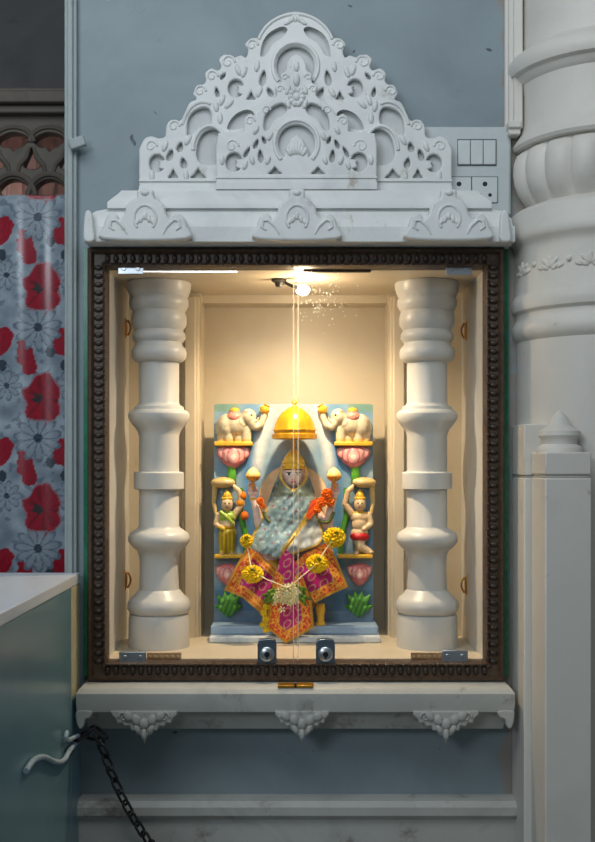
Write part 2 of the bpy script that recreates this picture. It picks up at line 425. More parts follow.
SY = .25
holes = []
for cx in (49.5, 13.5, -22.5):
    holes.append([(cx + 18 * math.cos(a), 199 - 20 * math.sin(a)) for a in [PI * i / 20 for i in range(21)]])
    holes.append(smooth_line([(cx - 16, 140), (cx - 8, 134), (cx, 132.5), (cx + 8, 134), (cx + 15, 139), (cx + 9, 146), (cx + 3, 148), (cx, 151), (cx - 4, 147), (cx - 10, 147)], 4))
for cx in (67.5, 31.5, -4.5, -40.5):
    holes.append(smooth_line([(cx, 148), (cx + 4, 155), (cx + 8, 166), (cx, 169), (cx - 8, 166), (cx - 4, 155)], 5))
t = thing('carved_screen', P(20, 203, SY), 'dark brown carved stone screen with arched openings above the poppy curtain', 'screen')
bm = to_bm(fret([(-62, 203), (-62, 114), (80, 114), (80, 203)], holes, SY, .03, .003))
for cx in (49.5, 13.5, -22.5):
    tube(bm, [P(cx + 22 * math.cos(a), 199 - 25 * math.sin(a), SY) for a in [PI * i / 20 for i in range(21)]], .006, 8)
    tube(bm, [P(cx + 20 * math.cos(a), 142 - 15 * math.sin(a), SY) for a in [PI * i / 20 for i in range(21)]], .005, 8)
    for s in (-1, 1): tube(bm, [P(cx + s * x, y, SY) for x, y in ((3, 176), (6, 165), (13, 157), (16, 147))], [.003, .005, .005, .003], 8)
link('lattice_panel', bm, M['screen'], t)
bm = BM()
for a, b, y0 in ((108, 116, -.02), (96, 108, -.035), (91, 96, -.022)): pbox(bm, -64, 81, a, b, SY + y0, SY + .03, SY)
link('lintel_beam', bm, M['screen'], t, bevel=.003)
bm = BM(); g = []
for i in range(61):
    s = i / 60; x = X_(-62, .32) + (X_(84, .32) - X_(-62, .32)) * s
    g.append([bm.verts.new((x, .33 + .012 * math.sin(s * 60) + .006 * math.sin(s * 23 + 1), Z_(q, .33))) for q in (92, 150, 175, 260)])
for i in range(60):
    for j in range(3): bm.faces.new((g[i][j], g[i + 1][j], g[i + 1][j + 1], g[i][j + 1]))
o = link('satin_drape', bm, M['pink']); sd = o.modifiers.new('thickness', 'SOLIDIFY'); sd.thickness = .002
tag(o, 'pale pink satin drape glimpsed through the dark carved screen', 'drape', kind='thing')

# ================================================================== COUNTER, CABLE, CHAIN
KX = X_(82, 0); KZ = Z_(571.5, 0)
t = thing('counter', (-.6, -.3, 0), 'white topped counter with teal gloss side at the lower left', 'counter')
bm = BM(); box(bm, -.80, KX, -.62, -.09, 0, KZ - .018); box(bm, -.80, KX, -.09, -.019, 0, Z_(694, -.05)); link('cabinet_body', bm, M['teal'], t, bevel=.002)
bm = BM(); box(bm, -.80, KX, -.09, -.019, Z_(694, -.05), KZ - .018); link('reflection_strip', bm, M['cream'], t, bevel=.002, label='cream strip painted as a reflection at the wall end')  # wall's reflection in the gloss side, painted as a cream block
bm = BM(); box(bm, -.81, KX + .001, -.63, -.019, KZ - .018, KZ); link('worktop', bm, M['top_white'], t, bevel=.002)
cx = KX + .0055
path = [(26, 771, -.40), (34, 760, -.345), (44, 757, -.29), (56, 762, -.20), (64, 760, -.15), (70, 750, -.10), (78, 741, -.05), (86, 733, -.03)]
bm = BM(); pts = []
for px, py, Y in path:
    y = D * (cx / ((px - VX) * S)) - D if px < 76 else Y
    pts.append((cx if px < 76 else X_(px, y), y, Z_(py, y)))
tube(bm, smooth_line(pts, 6, False), .0042, 10)
t = thing('cable', pts[-1], 'pale grey sagging cable crossing the teal counter side', 'cable')
link('sheath', bm, M['cable'], t)
bm = BM(); tube(bm, [Vector(pts[4]) + (Vector(pts[6]) - Vector(pts[4])) * f for f in (.30, .5)], .005, 10); link('black_tape', bm, M['iron'], t, label='black tape band')
hk = [(67, 726, -.12), (66, 731, -.12), (69, 735, -.11), (75, 735, -.08), (82, 734, -.05)]
bm = BM(); hp = [Vector((X_(a, y) if a > 78 else cx + .001, y if a > 78 else D * ((cx + .001) / ((a - VX) * S)) - D, Z_(b, y))) for a, b, y in hk]
tube(bm, smooth_line(hp, 5, False), .0036, 8)
tag(link('wire_hook', bm, M['cable']), 'short curled pale wire hook beside the chain top', 'hook', kind='thing')

t = thing('iron_chain', P(95, 733, -.06), 'black iron link chain slanting down from the ledge corner', 'chain')
def link_mesh(c, d, side):
    d = d.normalized(); s = side - d * side.dot(d); s.normalize(); bm = BM(); pts = []
    for i in range(20):
        a = 2 * PI * i / 20; x, y = math.cos(a), math.sin(a)
        pts.append(c + s * (.0072 * y) + d * (.0085 * x + (.0055 if x > 0 else -.0055)))
    tube(bm, pts, .0023, 7, True); return bm
a0, a1 = P(99, 738, -.075), P(168, 866, -.055); n = 12; dr = (a1 - a0)
for i in range(n + 1):
    f = i / n; c = a0 + dr * f + Vector((-.010 * math.sin(PI * f), 0, -.010 * math.sin(PI * f)))
    link('chain_link', link_mesh(c, dr, Vector((1, -.6, 0)) if i % 2 else Vector((.6, 1, 0))), M['iron'], t)
bm = BM(); c = P(92, 734, -.065)
tube(bm, [c + Vector((.0165 * math.cos(a), .004 * math.sin(a * 2), .0085 * math.sin(a))) for a in [2 * PI * i / 24 for i in range(24)]], .0026, 8, True)
link('ring', bm, M['iron'], t)
for q in ((82, 737), (88, 731), (101, 733)):
    link('chain_link', link_mesh(P(q[0], q[1], -.07), Vector((.8, 0, .5 if q[0] < 90 else -.7)), Vector((0, 1, .3))), M['iron'], t)
bm = BM(); box(bm, a1.x - .012, a1.x + .012, -.052, -.03, a1.z - .014, a1.z + .008); link('anchor_plate', bm, M['iron'], t, bevel=.002)

# ================================================================== SHRINE MARBLE
def moulding(bm, a, b, prof):
    """(projection from the wall, z, end inset) rows turned round both ends"""
    rows = []
    for y, z, ins, *bk in prof: k0 = bk[0] if bk else 0; rows.append([bm.verts.new(q) for q in ((a + ins, k0, z), (a + ins, y, z), (b - ins, y, z), (b - ins, k0, z))])
    for A, B in zip(rows, rows[1:]):
        for i in range(3): bm.faces.new((A[i], A[i + 1], B[i + 1], B[i]))
        bm.faces.new((A[3], A[0], B[0], B[3]))
    bm.faces.new(rows[0]); bm.faces.new(rows[-1])
t = thing('marble_cornice', P(297, 241, -.02), 'stepped white marble cornice with three carved ornaments above the dark frame', 'cornice')
bm = BM(); cz = lambda p, y: Z_(p, y)
moulding(bm, X_(84, -.075), X_(515, -.075), [
    (-.075, cz(241.5, -.075), 0), (-.076, cz(227, -.076), 0), (-.073, cz(226, -.073), .003), (-.071, cz(219, -.071), .005, -.0205),
    (-.064, cz(212.5, -.064), .014, -.0205), (-.061, cz(211, -.061), .018, -.0205), (-.061, cz(209, -.061), .036, -.0205), (-.068, cz(208, -.068), .038, -.0205), (-.068, cz(202, -.068), .038, -.0205),
    (-.058, cz(193.5, -.058), .055, -.0205), (-.056, cz(190.5, -.056), .060, -.0205)])
link('stepped_moulding', bm, M['marble'], t)
def mirror(pts, cx): return pts + [(2 * cx - x, y) for x, y in reversed(pts) if abs(x - cx) > .01]
def antefix(cx, w):
    L = [(cx - 41 * w, 239), (cx - 42 * w, 226), (cx - 39 * w, 217), (cx - 33 * w, 212.5), (cx - 28 * w, 215), (cx - 26 * w, 219), (cx - 21 * w, 214), (cx - 19 * w, 206), (cx - 14 * w, 200), (cx - 9 * w, 197.5), (cx - 8 * w, 190), (cx - 4 * w, 188.5), (cx, 188)]
    return smooth_line(mirror(L, cx), 4)
for cx, w in ((145, 1), (297, .96), (449, .96)):
    bm = to_bm(fret(antefix(cx, w), [], -.092, .022, .004))
    tube(bm, [P(cx + 11 * math.cos(a), 218 - 13 * math.sin(a), -.092) for a in [PI * (-.25 + 1.5 * i / 20) for i in range(21)]], .0026, 8)
    for s in (-1, 1): tube(bm, [P(cx + s * x, y, -.092) for x, y in ((18, 234), (22, 226), (29, 220), (34, 221), (35, 227), (31, 230))], [.0015, .003, .003, .003, .003, .002], 8)
    for q in range(5): ell(bm, P(cx - 8 + 4 * q, 222 - 3 * (2 - abs(q - 2)), -.092), (.004, .003, .007), 2, roty((q - 2) * -16))
    ell(bm, P(cx, 193, -.09), (.008, .006, .006), 2)
    link('antefix', bm, M['marble'], t)
for cx in (88, 505):
    bm = to_bm(fret(smooth_line([(cx - 4, 240), (cx - 4.5, 224), (cx - 3, 212), (cx + 1, 210), (cx + 4, 215), (cx + 5, 226), (cx + 6, 240)], 4), [], -.088, .016, .003))
    link('corner_nub', bm, M['marble'], t)

def drop(x, y, a, b, an=0, n=12):
    ca, sa = math.cos(an), math.sin(an); out = []
    for i in range(n):
        t_ = 2 * PI * i / n; u = a * math.cos(t_) * (1 - .35 * math.sin(t_)); v = -b * math.sin(t_)
        out.append((x + u * ca - v * sa, y + u * sa + v * ca))
    return out
def tri(x, y, w, h): return smooth_line([(x - w, y + h), (x - w * .45, y + h * .1), (x, y - h), (x + w * .45, y + h * .1), (x + w, y + h), (x, y + h * 1.05)], 2)
def comma(x, y, r, s=1): # a round opening bitten by a leaf
    pts = [(x + s * r * math.cos(a), y - 1.15 * r * math.sin(a)) for a in [math.radians(20 + 300 * i / 14) for i in range(15)]]
    pts += [(x + s * r * .15, y + r * .55), (x + s * r * .35, y - r * .05), (x + s * r * .1, y - r * .25)]
    return pts
def mir(h, cx): return [(2 * cx - x, y) for x, y in h]
CX = 295.5
L = [(139, 191), (139, 149), (144, 139), (151, 136), (158, 138), (165, 136), (166, 126), (171, 119.5), (178, 121), (183, 117), (186, 109), (190, 102), (196, 99), (193, 93), (197, 85), (203, 84), (206, 80), (205, 73), (211, 68), (218, 70), (221, 66), (219, 59), (225, 54), (234, 57), (241, 55), (246, 57), (248, 50), (245, 44), (251, 38), (259, 37), (262, 29), (267, 23), (276, 17), (286, 12.5), (CX, 11)]
outline = smooth_line(L[:2], 1, False)[:1] + smooth_line(L[1:], 4, False); outline = mirror(outline, CX)
hl = [comma(157, 163, 8), drop(170, 155, 3, 6, .3), drop(180, 147, 3, 5, .2), drop(183.5, 163, 3, 5.5, -.2), tri(173, 173, 5, 4.5), tri(198, 173, 8, 4.5),
      smooth_line([(198, 160), (197, 146), (202, 134), (211, 129), (222, 131), (226, 145), (222, 160), (210, 165)], 4),
      smooth_line([(187, 134), (188, 119), (195, 110), (206, 107), (211, 113), (210, 124), (199, 127), (192, 134)], 4),
      smooth_line([(228, 121), (236, 112), (248, 108), (256, 114), (250, 126), (236, 131), (226, 130)], 4),
      comma(236, 88, 8), drop(263, 78, 3, 8, .15), tri(251, 95, 4.5, 4), drop(270, 92, 2.5, 5, -.5), drop(223, 76, 1.8, 4, .7), drop(217, 92, 2, 5, -.2),
      smooth_line([(259, 57), (261, 42), (269, 31), (282, 25), (289, 29), (284, 38), (274, 45), (267, 56)], 4)]
H = hl + [mir(h, CX) for h in hl]
H.append([(CX + 19 * math.cos(a), 66 - 20 * math.sin(a)) for a in [2 * PI * i / 32 for i in range(32)]])
RYc = -.036
t = thing('carved_crest', P(295, 190, RYc), 'large carved white marble crest rising behind the smaller one', 'crest', None)
bm = to_bm(fret(outline, H, RYc, .011, .0025))
def scroll(bm, x, y, r, s, Y, turns=1.15, w=.0024, ph=0):
    n = 22; pts = []
    for i in range(n):
        f = i / (n - 1); a = ph + f * turns * 2 * PI; q = r * (1 - .75 * f)
        pts.append(P(x + s * q * math.cos(a), y - q * math.sin(a), Y))
    tube(bm, pts, [w * (1 - .4 * i / n) for i in range(n)], 7)
def arc(bm, x, y, rx, ry, a0, a1, Y, w): tube(bm, [P(x + rx * math.cos(math.radians(a0 + (a1 - a0) * i / 24)), y - ry * math.sin(math.radians(a0 + (a1 - a0) * i / 24)), Y) for i in range(25)], w, 7)
arc(bm, CX, 66, 22.5, 23.5, -40, 220, RYc, .004)
arc(bm, CX, 52, 39, 38, 20, 160, RYc, .003)
for s in (-1, 1):
    q = lambda x: x if s < 0 else 2 * CX - x
    arc(bm, q(210), 150, 17, 24, 0, 180, RYc, .0035)
    arc(bm, q(203), 136, 22, 34, 70 if s < 0 else 20, 160 if s < 0 else 110, RYc, .003)
    for x, y, r in ((151, 146, 6), (174, 126, 6), (200, 91, 6), (212, 76, 6), (228, 62, 7), (252, 45, 6)): scroll(bm, q(x), y, r, -s, RYc)
    for x, y, an in ((222, 100, 20), (216, 106, -10), (229, 104, 45), (220, 118, 0), (244, 72, 20), (238, 70, -20), (188, 140, 30), (165, 146, 20), (259, 92, 25), (257, 66, 10), (152, 176, 0), (186, 176, 0)):
        ell(bm, P(q(x), y, RYc), (.005, .004, .011), 2, roty(an * -s))
    for a in range(8):
        ell(bm, P(q(228 + 3.2 * a), 138 - 1.4 * abs(a - 4), RYc), (.004, .003, .004), 1)
for y, h in ((179, 2.2), (186, 4.5)): pbox(bm, 139, 452, y, y + h, RYc - .003, RYc + .01)
for a in range(7):
    an = math.radians(30 + 20 * a); ell(bm, P(CX + 9 * math.cos(an), 27 - 9 * math.sin(an), RYc), (.0035, .004, .008), 2, roty(-(a - 3) * -20))
link('carved_panel', bm, M['marble'], t)
link('back_plate', fret([((x - CX) * .985 + CX, (y - 190) * .985 + 190) for x, y in outline], [], RYc + .0112, .0035, .001), M['backing'], t)

CF = 296.5
L = [(216, 190), (216, 145), (218, 133), (231, 131.5), (244.5, 131), (244.5, 119), (250, 113.5), (256, 115.5), (261, 109), (267, 102), (273, 99), (277, 94), (275, 86), (281, 82), (281, 74), (286, 70), (287, 63), (291, 56.5), (CF, 54)]
outline = mirror([L[0]] + smooth_line(L[1:5], 1, False)[:-1] + smooth_line(L[4:], 4, False), CF)
hl = [comma(234, 162, 8.5), drop(260.5, 156, 2.5, 6.5, -.1), drop(256, 144, 2, 5, .4), drop(247, 152, 1.8, 6, .5), tri(275, 170, 7, 3.5), drop(264, 140, 1.8, 4, -.4),
      smooth_line([(264, 129), (265, 116), (272, 107), (282, 103), (287, 108), (284, 114), (275, 119), (269, 129)], 4)]
H = hl + [mir(h, CF) for h in hl]
hp = [(CF + 18.5 * math.cos(a), 143 - 19 * math.sin(a)) for a in [math.radians(-48 + 276 * i / 26) for i in range(27)]]
pal = [(CF - 12, 156), (CF - 11, 149), (CF - 8, 144), (CF - 6, 139), (CF - 3, 137), (CF, 134)]
hp += smooth_line(mirror(pal, CF), 3, False)
H.append(hp)
FY = -.054
t = thing('small_crest', P(296, 190, FY), 'smaller carved white marble crest with pointed top in front', 'crest')
bm = to_bm(fret(outline, H, FY, .011, .0025))
arc(bm, CF, 143, 22, 23, -45, 225, FY, .0036)
for s in (-1, 1):
    q = lambda x: x if s < 0 else 2 * CF - x
    for x, y, r in ((250, 121, 5), (232, 146, 7), (266, 110, 4.5), (280, 89, 4), (285, 77, 3.5)): scroll(bm, q(x), y, r, -s, FY, w=.002)
    for x, y, an in ((222, 160, 0), (245, 165, 20), (252, 160, -15), (268, 160, 20), (270, 136, 25), (256, 130, 30), (288, 90, 20), (288, 104, -20)):
        ell(bm, P(q(x), y, FY), (.0045, .004, .009), 2, roty(an * -s))
for a in range(10):
    ell(bm, P(CF + 6 * math.cos(a * .628), 97 - 7 * math.sin(a * .628), FY), .0055, 2)
ell(bm, P(CF, 97, FY), (.008, .007, .008), 2); ell(bm, P(CF, 80, FY), (.006, .005, .012), 2); ell(bm, P(CF, 66, FY), (.005, .004, .010), 2)
for a in range(7): ell(bm, P(CF + (a - 3) * 2.6, 148 + .7 * abs(a - 3) ** 1.5, FY), (.0042, .004, .012 - .001 * abs(a - 3)), 2, roty((a - 3) * 10))
for y, h in ((176, 2), (182, 7)): pbox(bm, 216, 377, y, y + h, FY - .002, FY + .01)
link('carved_panel', bm, M['marble'], t)
link('back_plate', fret([((x - CF) * .98 + CF, (y - 190) * .98 + 190) for x, y in outline], [], FY + .0112, .0035, .001), M['backing'], t)

# bottom ledge
t = thing('marble_ledge', P(296, 730, -.02), 'white marble ledge with hanging leaf carvings below the dark frame', 'ledge')
LZ = ZH - .374; bm = BM()
moulding(bm, X_(76, -.085), X_(515, -.085), [(-.042, Z_(729, -.045), .012), (-.045, Z_(722, -.045), .010), (-.052, Z_(716, -.05), .008), (-.056, Z_(713, -.056), .006), (-.082, Z_(712, -.082), .001),
    (-.085, Z_(703, -.085), 0), (-.085, Z_(694, -.085), 0), (-.080, LZ - .003, .003), (-.076, LZ, .006)])
link('slab', bm, M['ledge_marble'], t)
def pendant(cx, w, h):
    Lp = [(cx - w, 711), (cx - w, 715), (cx - .86 * w, 719), (cx - .82 * w, 724), (cx - .68 * w, 723), (cx - .6 * w, 727), (cx - .45 * w, 726), (cx - .4 * w, 731), (cx - .26 * w, 731), (cx - .22 * w, 735), (cx - .1 * w, 736), (cx, 711 + h)]
    return mirror(Lp, cx)
for cx, w in ((144, 33), (302, 27), (446, 33)):
    bm = to_bm(fret(pendant(cx, w, 33), [], -.086, .022, .003))
    for a in range(5): ell(bm, P(cx + (a - 2) * 8, 716 + 4 * (2 - abs(a - 2)), -.087), (.008, .005, .010), 2, roty((a - 2) * 18))
    for s in (-1, 1):
        scroll(bm, cx + s * w * .62, 717, 5, s, -.087); ell(bm, P(cx + s * 7, 729, -.087), (.005, .004, .009), 2, roty(s * 25))
    ell(bm, P(cx, 734, -.087), (.005, .005, .011), 2)
    link('leaf_pendant', bm, M['ledge_marble'], t)
for cx, s in ((83, 1), (507, -1)):
    bm = to_bm(fret(smooth_line([(cx - 6.5 * s, 711), (cx + 9 * s, 711), (cx + 7 * s, 718), (cx + 2 * s, 720), (cx, 727), (cx - 4 * s, 729), (cx - 7 * s, 722)], 4), [], -.084, .03, .003))
    link('end_scroll', bm, M['ledge_marble'], t)
bm = BM()
for a, b in ((278, 294.6), (296.4, 313.5)): box(bm, X_(a, -.06), X_(b, -.06), -.079, -.052, LZ, LZ + .0045)
bm2 = BM(); box(bm2, X_(294.6, -.06), X_(296.4, -.06), -.078, -.053, LZ, LZ + .003)
t = thing('door_catch', (X_(295.5, -.06), -.065, LZ), 'brass door catch plate lying on the ledge below the glass doors', 'catch')
link('plate', bm, M['brass'], t, bevel=.001); link('slot', bm2, M['black'], t)

# ================================================================== FRAME AND GLASS DOORS
FYf = -.035
FX0, FX1, FT, FB = X_(86.5, FYf), X_(505.5, FYf), ZH + .3752, ZH - .3738
w = 19.5 * kk(FYf)
t = thing('shrine_frame', (0, -.02, FB), 'dark carved wooden frame with beaded edge around the lit niche', 'frame')
prof = [(0, 0), (0, -.026), (.003, -.032), (.008, -.034), (.010, -.029), (.012, -.026), (.026, -.026), (.028, -.031), (.031, -.033), (w, -.026), (w, 0)]  # in from the outer edge, depth
sides = [((FX0, FB), (FX0, FT)), ((FX0, FT), (FX1, FT)), ((FX1, FT), (FX1, FB)), ((FX1, FB), (FX0, FB))]
for n, ((xa, za), (xb, zb)) in enumerate(sides):
    bm = BM(); d = Vector((xb - xa, 0, zb - za)); Ln = d.length; d.normalize(); nrm = Vector((d.z, 0, -d.x))
    A = []; B = []
    for o_, y in prof:
        A.append(bm.verts.new(Vector((xa, y, za)) + d * o_ + nrm * o_)); B.append(bm.verts.new(Vector((xb, y, zb)) - d * o_ + nrm * o_))
    for i in range(len(prof) - 1): bm.faces.new((A[i], A[i + 1], B[i + 1], B[i]))
    bm.faces.new(A); bm.faces.new(B)
    fr = link('rail' if n % 2 else 'stile', bm, M['wood'], t)
    bm = BM(); m = round((Ln - .07) / .0146)
    for i in range(m + 1):
        c = Vector((xa, -.027, za)) + d * (.035 + (Ln - .07) * i / m) + nrm * .019
        lx = (.0048, .004, .0078) if n % 2 else (.0078, .004, .0048)
        ell(bm, c, lx, 2)
        ell(bm, Vector((xa, -.032, za)) + d * (.02 + (Ln - .04) * (i + .5) / (m + 1)) + nrm * .0295, (.0032, .003, .0032), 1)
    link('beading', bm, M['wood_deep'], fr)
for a, b, s in ((83.5, 89, 'l'), (503.5, 508.5, 'r')):
    bm = BM(); pbox(bm, a, b, 249, 676, -.010, -.0005); link('green_edge', bm, M['green'], t, label='thin green glass edge')
bm = BM()
pbox(bm, 303, 371, 265, 272, -.001, .008); link('head_batten', bm, M['wood_deep'], t, bevel=.001)
for a, b in ((147, 181), (411, 443)):
    bm = BM(); pbox(bm, a, b, 653, 661, .001, .007)
    for i in range(6): ell(bm, P(a + (b - a) * (i + .5) / 6, 657, .001), (.0042, .002, .0042), 1)
    link('frame_reflection', bm, M['tan'], t, label='short patterned tan strip standing in for a reflection')  # solid strip shaped and coloured after the frame's reflection beside the hinges
GY0, GY1 = -.014, -.008
for a, b, s in ((106, 293.6, -1), (297.6, 485.5, 1)):
    bm = BM(); fs = pbox(bm, a, b, 263, 662.5, GY0, GY1)
    bm.normal_update()
    for f in bm.faces:
        if abs(f.normal.x) > .5: f.material_index = 1
    door = link('glass_door', bm, [M['glass'], M['edge']], t, smooth=False, label='clear glass door, %s leaf' % ('left' if s < 0 else 'right'))
    for (h0, h1, v0, v1) in (((118, 143.5, 263, 274), (119, 146, 652, 663)) if s < 0 else ((446, 472, 263, 275), (442, 468, 650.5, 662))):
        bm = BM(); pbox(bm, h0, h1, v0, v1, GY0 - .007, GY0 - .0005); pbox(bm, h0, h1, v0, v1, GY1 + .0005, GY1 + .006)
        for q in (.22, .78):
            c = P(h0 + (h1 - h0) * q, (v0 + v1) / 2, GY0 - .007); lathe_pts = 12
            tube(bm, [c + Vector((0, .001, 0)), c + Vector((0, -.0016, 0))], .0042, 14)
        link('patch_hinge', bm, M['chrome'], door, bevel=.0008, label='chrome patch hinge')
    bm = BM(); pbox(bm, *((292.9, 294) if s < 0 else (297.6, 298.7)), 264, 662, GY0 - .0004, GY1 + .0004); link('polished_edge', bm, M['seam'], door, smooth=False, label='pale polished glass edge')
    lx = 267 if s < 0 else 325.5
    bm = to_bm(fret(smooth_line([(lx - 9.5, 663.5), (lx - 9.5, 644), (lx - 8, 640), (lx, 639), (lx + 8, 640), (lx + 9.5, 644), (lx + 9.5, 663.5)], 1), [], GY0 - .016, .015, .0015))
    lk = link('door_lock', bm, M['steel'], door, label='steel blue square lock')
    bm = BM(); c = P(lx, 654, GY0 - .016)
    tube(bm, [c + Vector((0, y, 0)) for y in (.002, -.004, -.0055)], [.0125, .0125, .0105], 28)
    cy = link('lock_cylinder', bm, M['chrome'], door)
    bm = BM(); tube(bm, [c + Vector((0, -.0052, 0)), c + Vector((0, -.0062, 0))], .0048, 18); box(bm, c.x - .0012, c.x + .0012, -.0375, -.0355, c.z - .008, c.z + .004)
    link('keyhole', bm, M['black'], door)
bm = BM(); rnd = random.Random(3)
for i in range(230):
    x, y = rnd.gauss(318, 17), rnd.gauss(297, 14)
    if x < 300 or x > 380 or y < 272: continue
    r = abs(rnd.gauss(.0007, .0005)) + .0003
    ell(bm, P(x, y, GY1 + .0002), (r, .0002, r * rnd.uniform(.7, 1.3)), 1)
tag(link('water_specks', bm, M['drop']), 'dried water specks on the glass in front of the lamp', 'specks', kind='stuff')

# ================================================================== PILLARS, SIDE RINGS, LAMP
PY = .13
def pillar(cx, label):
    c = (X_(cx, PY), PY); t = thing('turned_pillar', (*c, FZ), label, 'pillar', 'marble pillars in the niche')
    k = kk(PY)
    def part(name, rows, seg=56, mod=None):
        pr = [(h * k, max(FZ, min(NZ1 - T, Z_(y, PY)))) for y, h in rows]; bm = BM(); lathe(bm, c, pr, seg, mod); return link(name, bm, M['pillar'], t)
    part('base', [(660, 30), (640, 30.5), (618, 30), (614, 29), (613, 27), (612, 29), (608, 31.5), (602, 31), (597, 28), (595, 25), (591, 22), (589, 20)])
    part('shaft', [(589, 20), (570, 19), (560, 19.2), (555, 20), (550, 22), (547, 26), (541, 30.5), (537, 30.5), (533, 29), (531, 26), (528, 21.5), (526, 20), (490, 20), (489, 24), (488.5, 25), (473, 25), (472, 24), (471.5, 20), (436, 20), (430, 22), (424, 27), (418, 30.5), (414, 30.5), (411, 28), (410, 25), (407, 24.5), (405, 21), (403, 20), (363, 20)])
    part('capital', [(363, 20), (361.5, 24), (358, 27), (353, 27.5), (349, 26.5), (346, 23.5), (343, 23), (341, 25), (338, 26.5), (334, 26), (331, 24), (329, 25), (325, 27.5), (317, 27.5), (312, 26), (310, 27.5), (306, 29.5), (301, 29.5), (298, 28), (296, 29.5), (290, 31.5), (284, 32), (280, 31), (277, 28.5), (270, 28.5)])
pillar(159, 'turned cream marble pillar at the left of the idol')
pillar(427, 'turned cream marble pillar at the right of the idol')
for xw, y, py, lb in ((NL + T, .205, 328, 'upper left'), (NL + T, .205, 580, 'lower left'), (NR - T, .19, 331, 'upper right'), (NR - T, .19, 585, 'lower right')):
    s = 1 if xw < 0 else -1; c = Vector((xw, y, Z_(py, y)))
    t = thing('side_hook', c, 'small oval metal hook on the niche side wall, the %s one' % lb, 'hook', 'hooks on the niche side walls')
    bm = BM(); ell(bm, c, (.004, .008, .02), 3); link('backplate', bm, M['brass'], t)
    bm = BM(); tube(bm, [c + Vector((s * (.004 + .006 * math.sin(PI * i / 10)), 0, -.015 + .03 * i / 10)) for i in range(11)], .002, 8); link('hook_loop', bm, M['brass'], t)

LP = P(303, 290, .08); CZ = NZ1 - T
t = thing('spot_lamp', (LP.x - .02, LP.y, CZ), 'small bright spot lamp under the niche ceiling', 'lamp')
bc = P(279, 279.5, .09)
bm = BM(); lathe(bm, (bc.x, bc.y), [(.014, CZ), (.014, CZ - .004), (.008, CZ - .007), (.006, CZ - .014)], 20); link('ceiling_mount', bm, M['iron'], t)
bm = BM(); tube(bm, [Vector((bc.x, bc.y, CZ - .012)), bc + Vector((.012, 0, -.006)), LP + Vector((-.014, 0, .004))], .003, 8); ell(bm, bc + Vector((-.006, -.004, -.002)), (.008, .005, .004), 2); link('arm', bm, M['iron'], t)
bm = BM(); tube(bm, [LP + Vector((-.016, 0, .0085)), LP + Vector((-.008, 0, .006))], [.006, .009], 16); link('holder', bm, M['chrome'], t)
bm = BM(); ell(bm, LP, (.0125, .011, .0095), 3); link('bulb', bm, M['bulb'], t, label='glowing warm bulb')
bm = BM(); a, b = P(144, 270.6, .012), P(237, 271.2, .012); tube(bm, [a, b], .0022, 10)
t = thing('tube_reflection', (a.x, .012, a.z), 'thin white glowing strip drawn as a room lamp reflection at upper left', 'glare strip')
link('tube', bm, M['tube'], t)  # glowing strip modelled in place of a room tube reflected in the glass
bm = BM(); box(bm, a.x - .006, b.x + .006, .009, .015, a.z + .0018, CZ + .0005); link('reflection_backing', bm, M['chrome'], t)

# ================================================================== SWITCHBOARD
t = thing('switchboard', P(471, 215, -.01), 'white switchboard with three switches and two sockets right of the crest', 'switchboard')
QY = -.0135
bm = BM(); pbox(bm, 424, 511.5, 126, 215.5, QY, 0); link('plate', bm, M['plate'], t, bevel=.005)
bm = BM(); pbox(bm, 457.3, 496.7, 139, 166, QY - .0006, QY + .002); fr = link('switch_frame', bm, M['gap'], t)
for i in range(3):
    bm = BM(); a = 458.2 + 12.75 * i; pbox(bm, a, a + 12.1, 140, 164.3, QY - .004, QY); link('switch', bm, M['switch'], t, bevel=.0012)
for a, b, cx in ((446, 471.3, 459), (472.3, 497.5, 485)):
    bm = BM(); pbox(bm, a - .6, b + .6, 176.4, 203, QY - .0006, QY + .002); link('socket_frame', bm, M['gap'], t)
    bm = BM(); pbox(bm, a, b, 177, 202.4, QY - .003, QY); so = link('socket', bm, M['switch'], t, bevel=.0008)
    for dx, y, r in ((0, 184, .0042), (-5, 195, .0032), (5, 195, .0032)):
        bm = BM(); c = P(cx + dx, y, QY - .003); tube(bm, [c + Vector((0, .001, 0)), c + Vector((0, -.0003, 0))], r, 16); link('socket_hole', bm, M['black'], so)

# ================================================================== COLUMN ON THE RIGHT
QX = X_(603, 0)
t = thing('carved_column', (QX, 0, 0), 'large round carved stone column at the right edge', 'column')
rows = [(-110, 82), (56, 82), (60, 86), (64, 93), (70, 97), (77, 97), (82, 95), (84, 90), (88, 88), (91, 84), (100, 82.5), (128, 82), (138, 84), (146, 89), (151, 91), (154, 89), (155, 82)]
def cpart(name, rows, mod=None, seg=96):
    bm = BM(); lathe(bm, (QX, 0), [(h * S, Z_(y, 0)) for y, h in reversed(rows)], seg, mod)
    rr = bmesh.ops.bisect_plane(bm, geom=bm.verts[:] + bm.edges[:] + bm.faces[:], plane_co=(0, -.0006, 0), plane_no=(0, 1, 0), clear_outer=True)
    bmesh.ops.holes_fill(bm, edges=[e for e in bm.edges if e.is_boundary]); return link(name, bm, M['column'], t)
cpart('upper_shaft', rows)
def petals(a, z):
    y = VY - (z - ZH) / S; return 1 + .075 * abs(math.sin(a * 10)) ** .7 * sstep(153, 162, y) * (1 - sstep(202, 210, y))
cpart('petal_capital', [(155, 82), (160, 84), (168, 86), (178, 86.5), (188, 85.5), (198, 82), (205, 78), (210, 76), (212, 80)], petals, 240)
cpart('banded_collar', [(212, 80), (215, 88), (219, 92), (238, 94), (243, 95), (247, 93), (250, 90), (254, 88.5), (258, 88), (297, 88), (300, 89.5), (303, 91.5), (309, 92), (314, 91), (317, 87.5), (321, 87), (325, 89), (330, 91.5), (337, 91.5), (341, 89), (344, 86.5)])
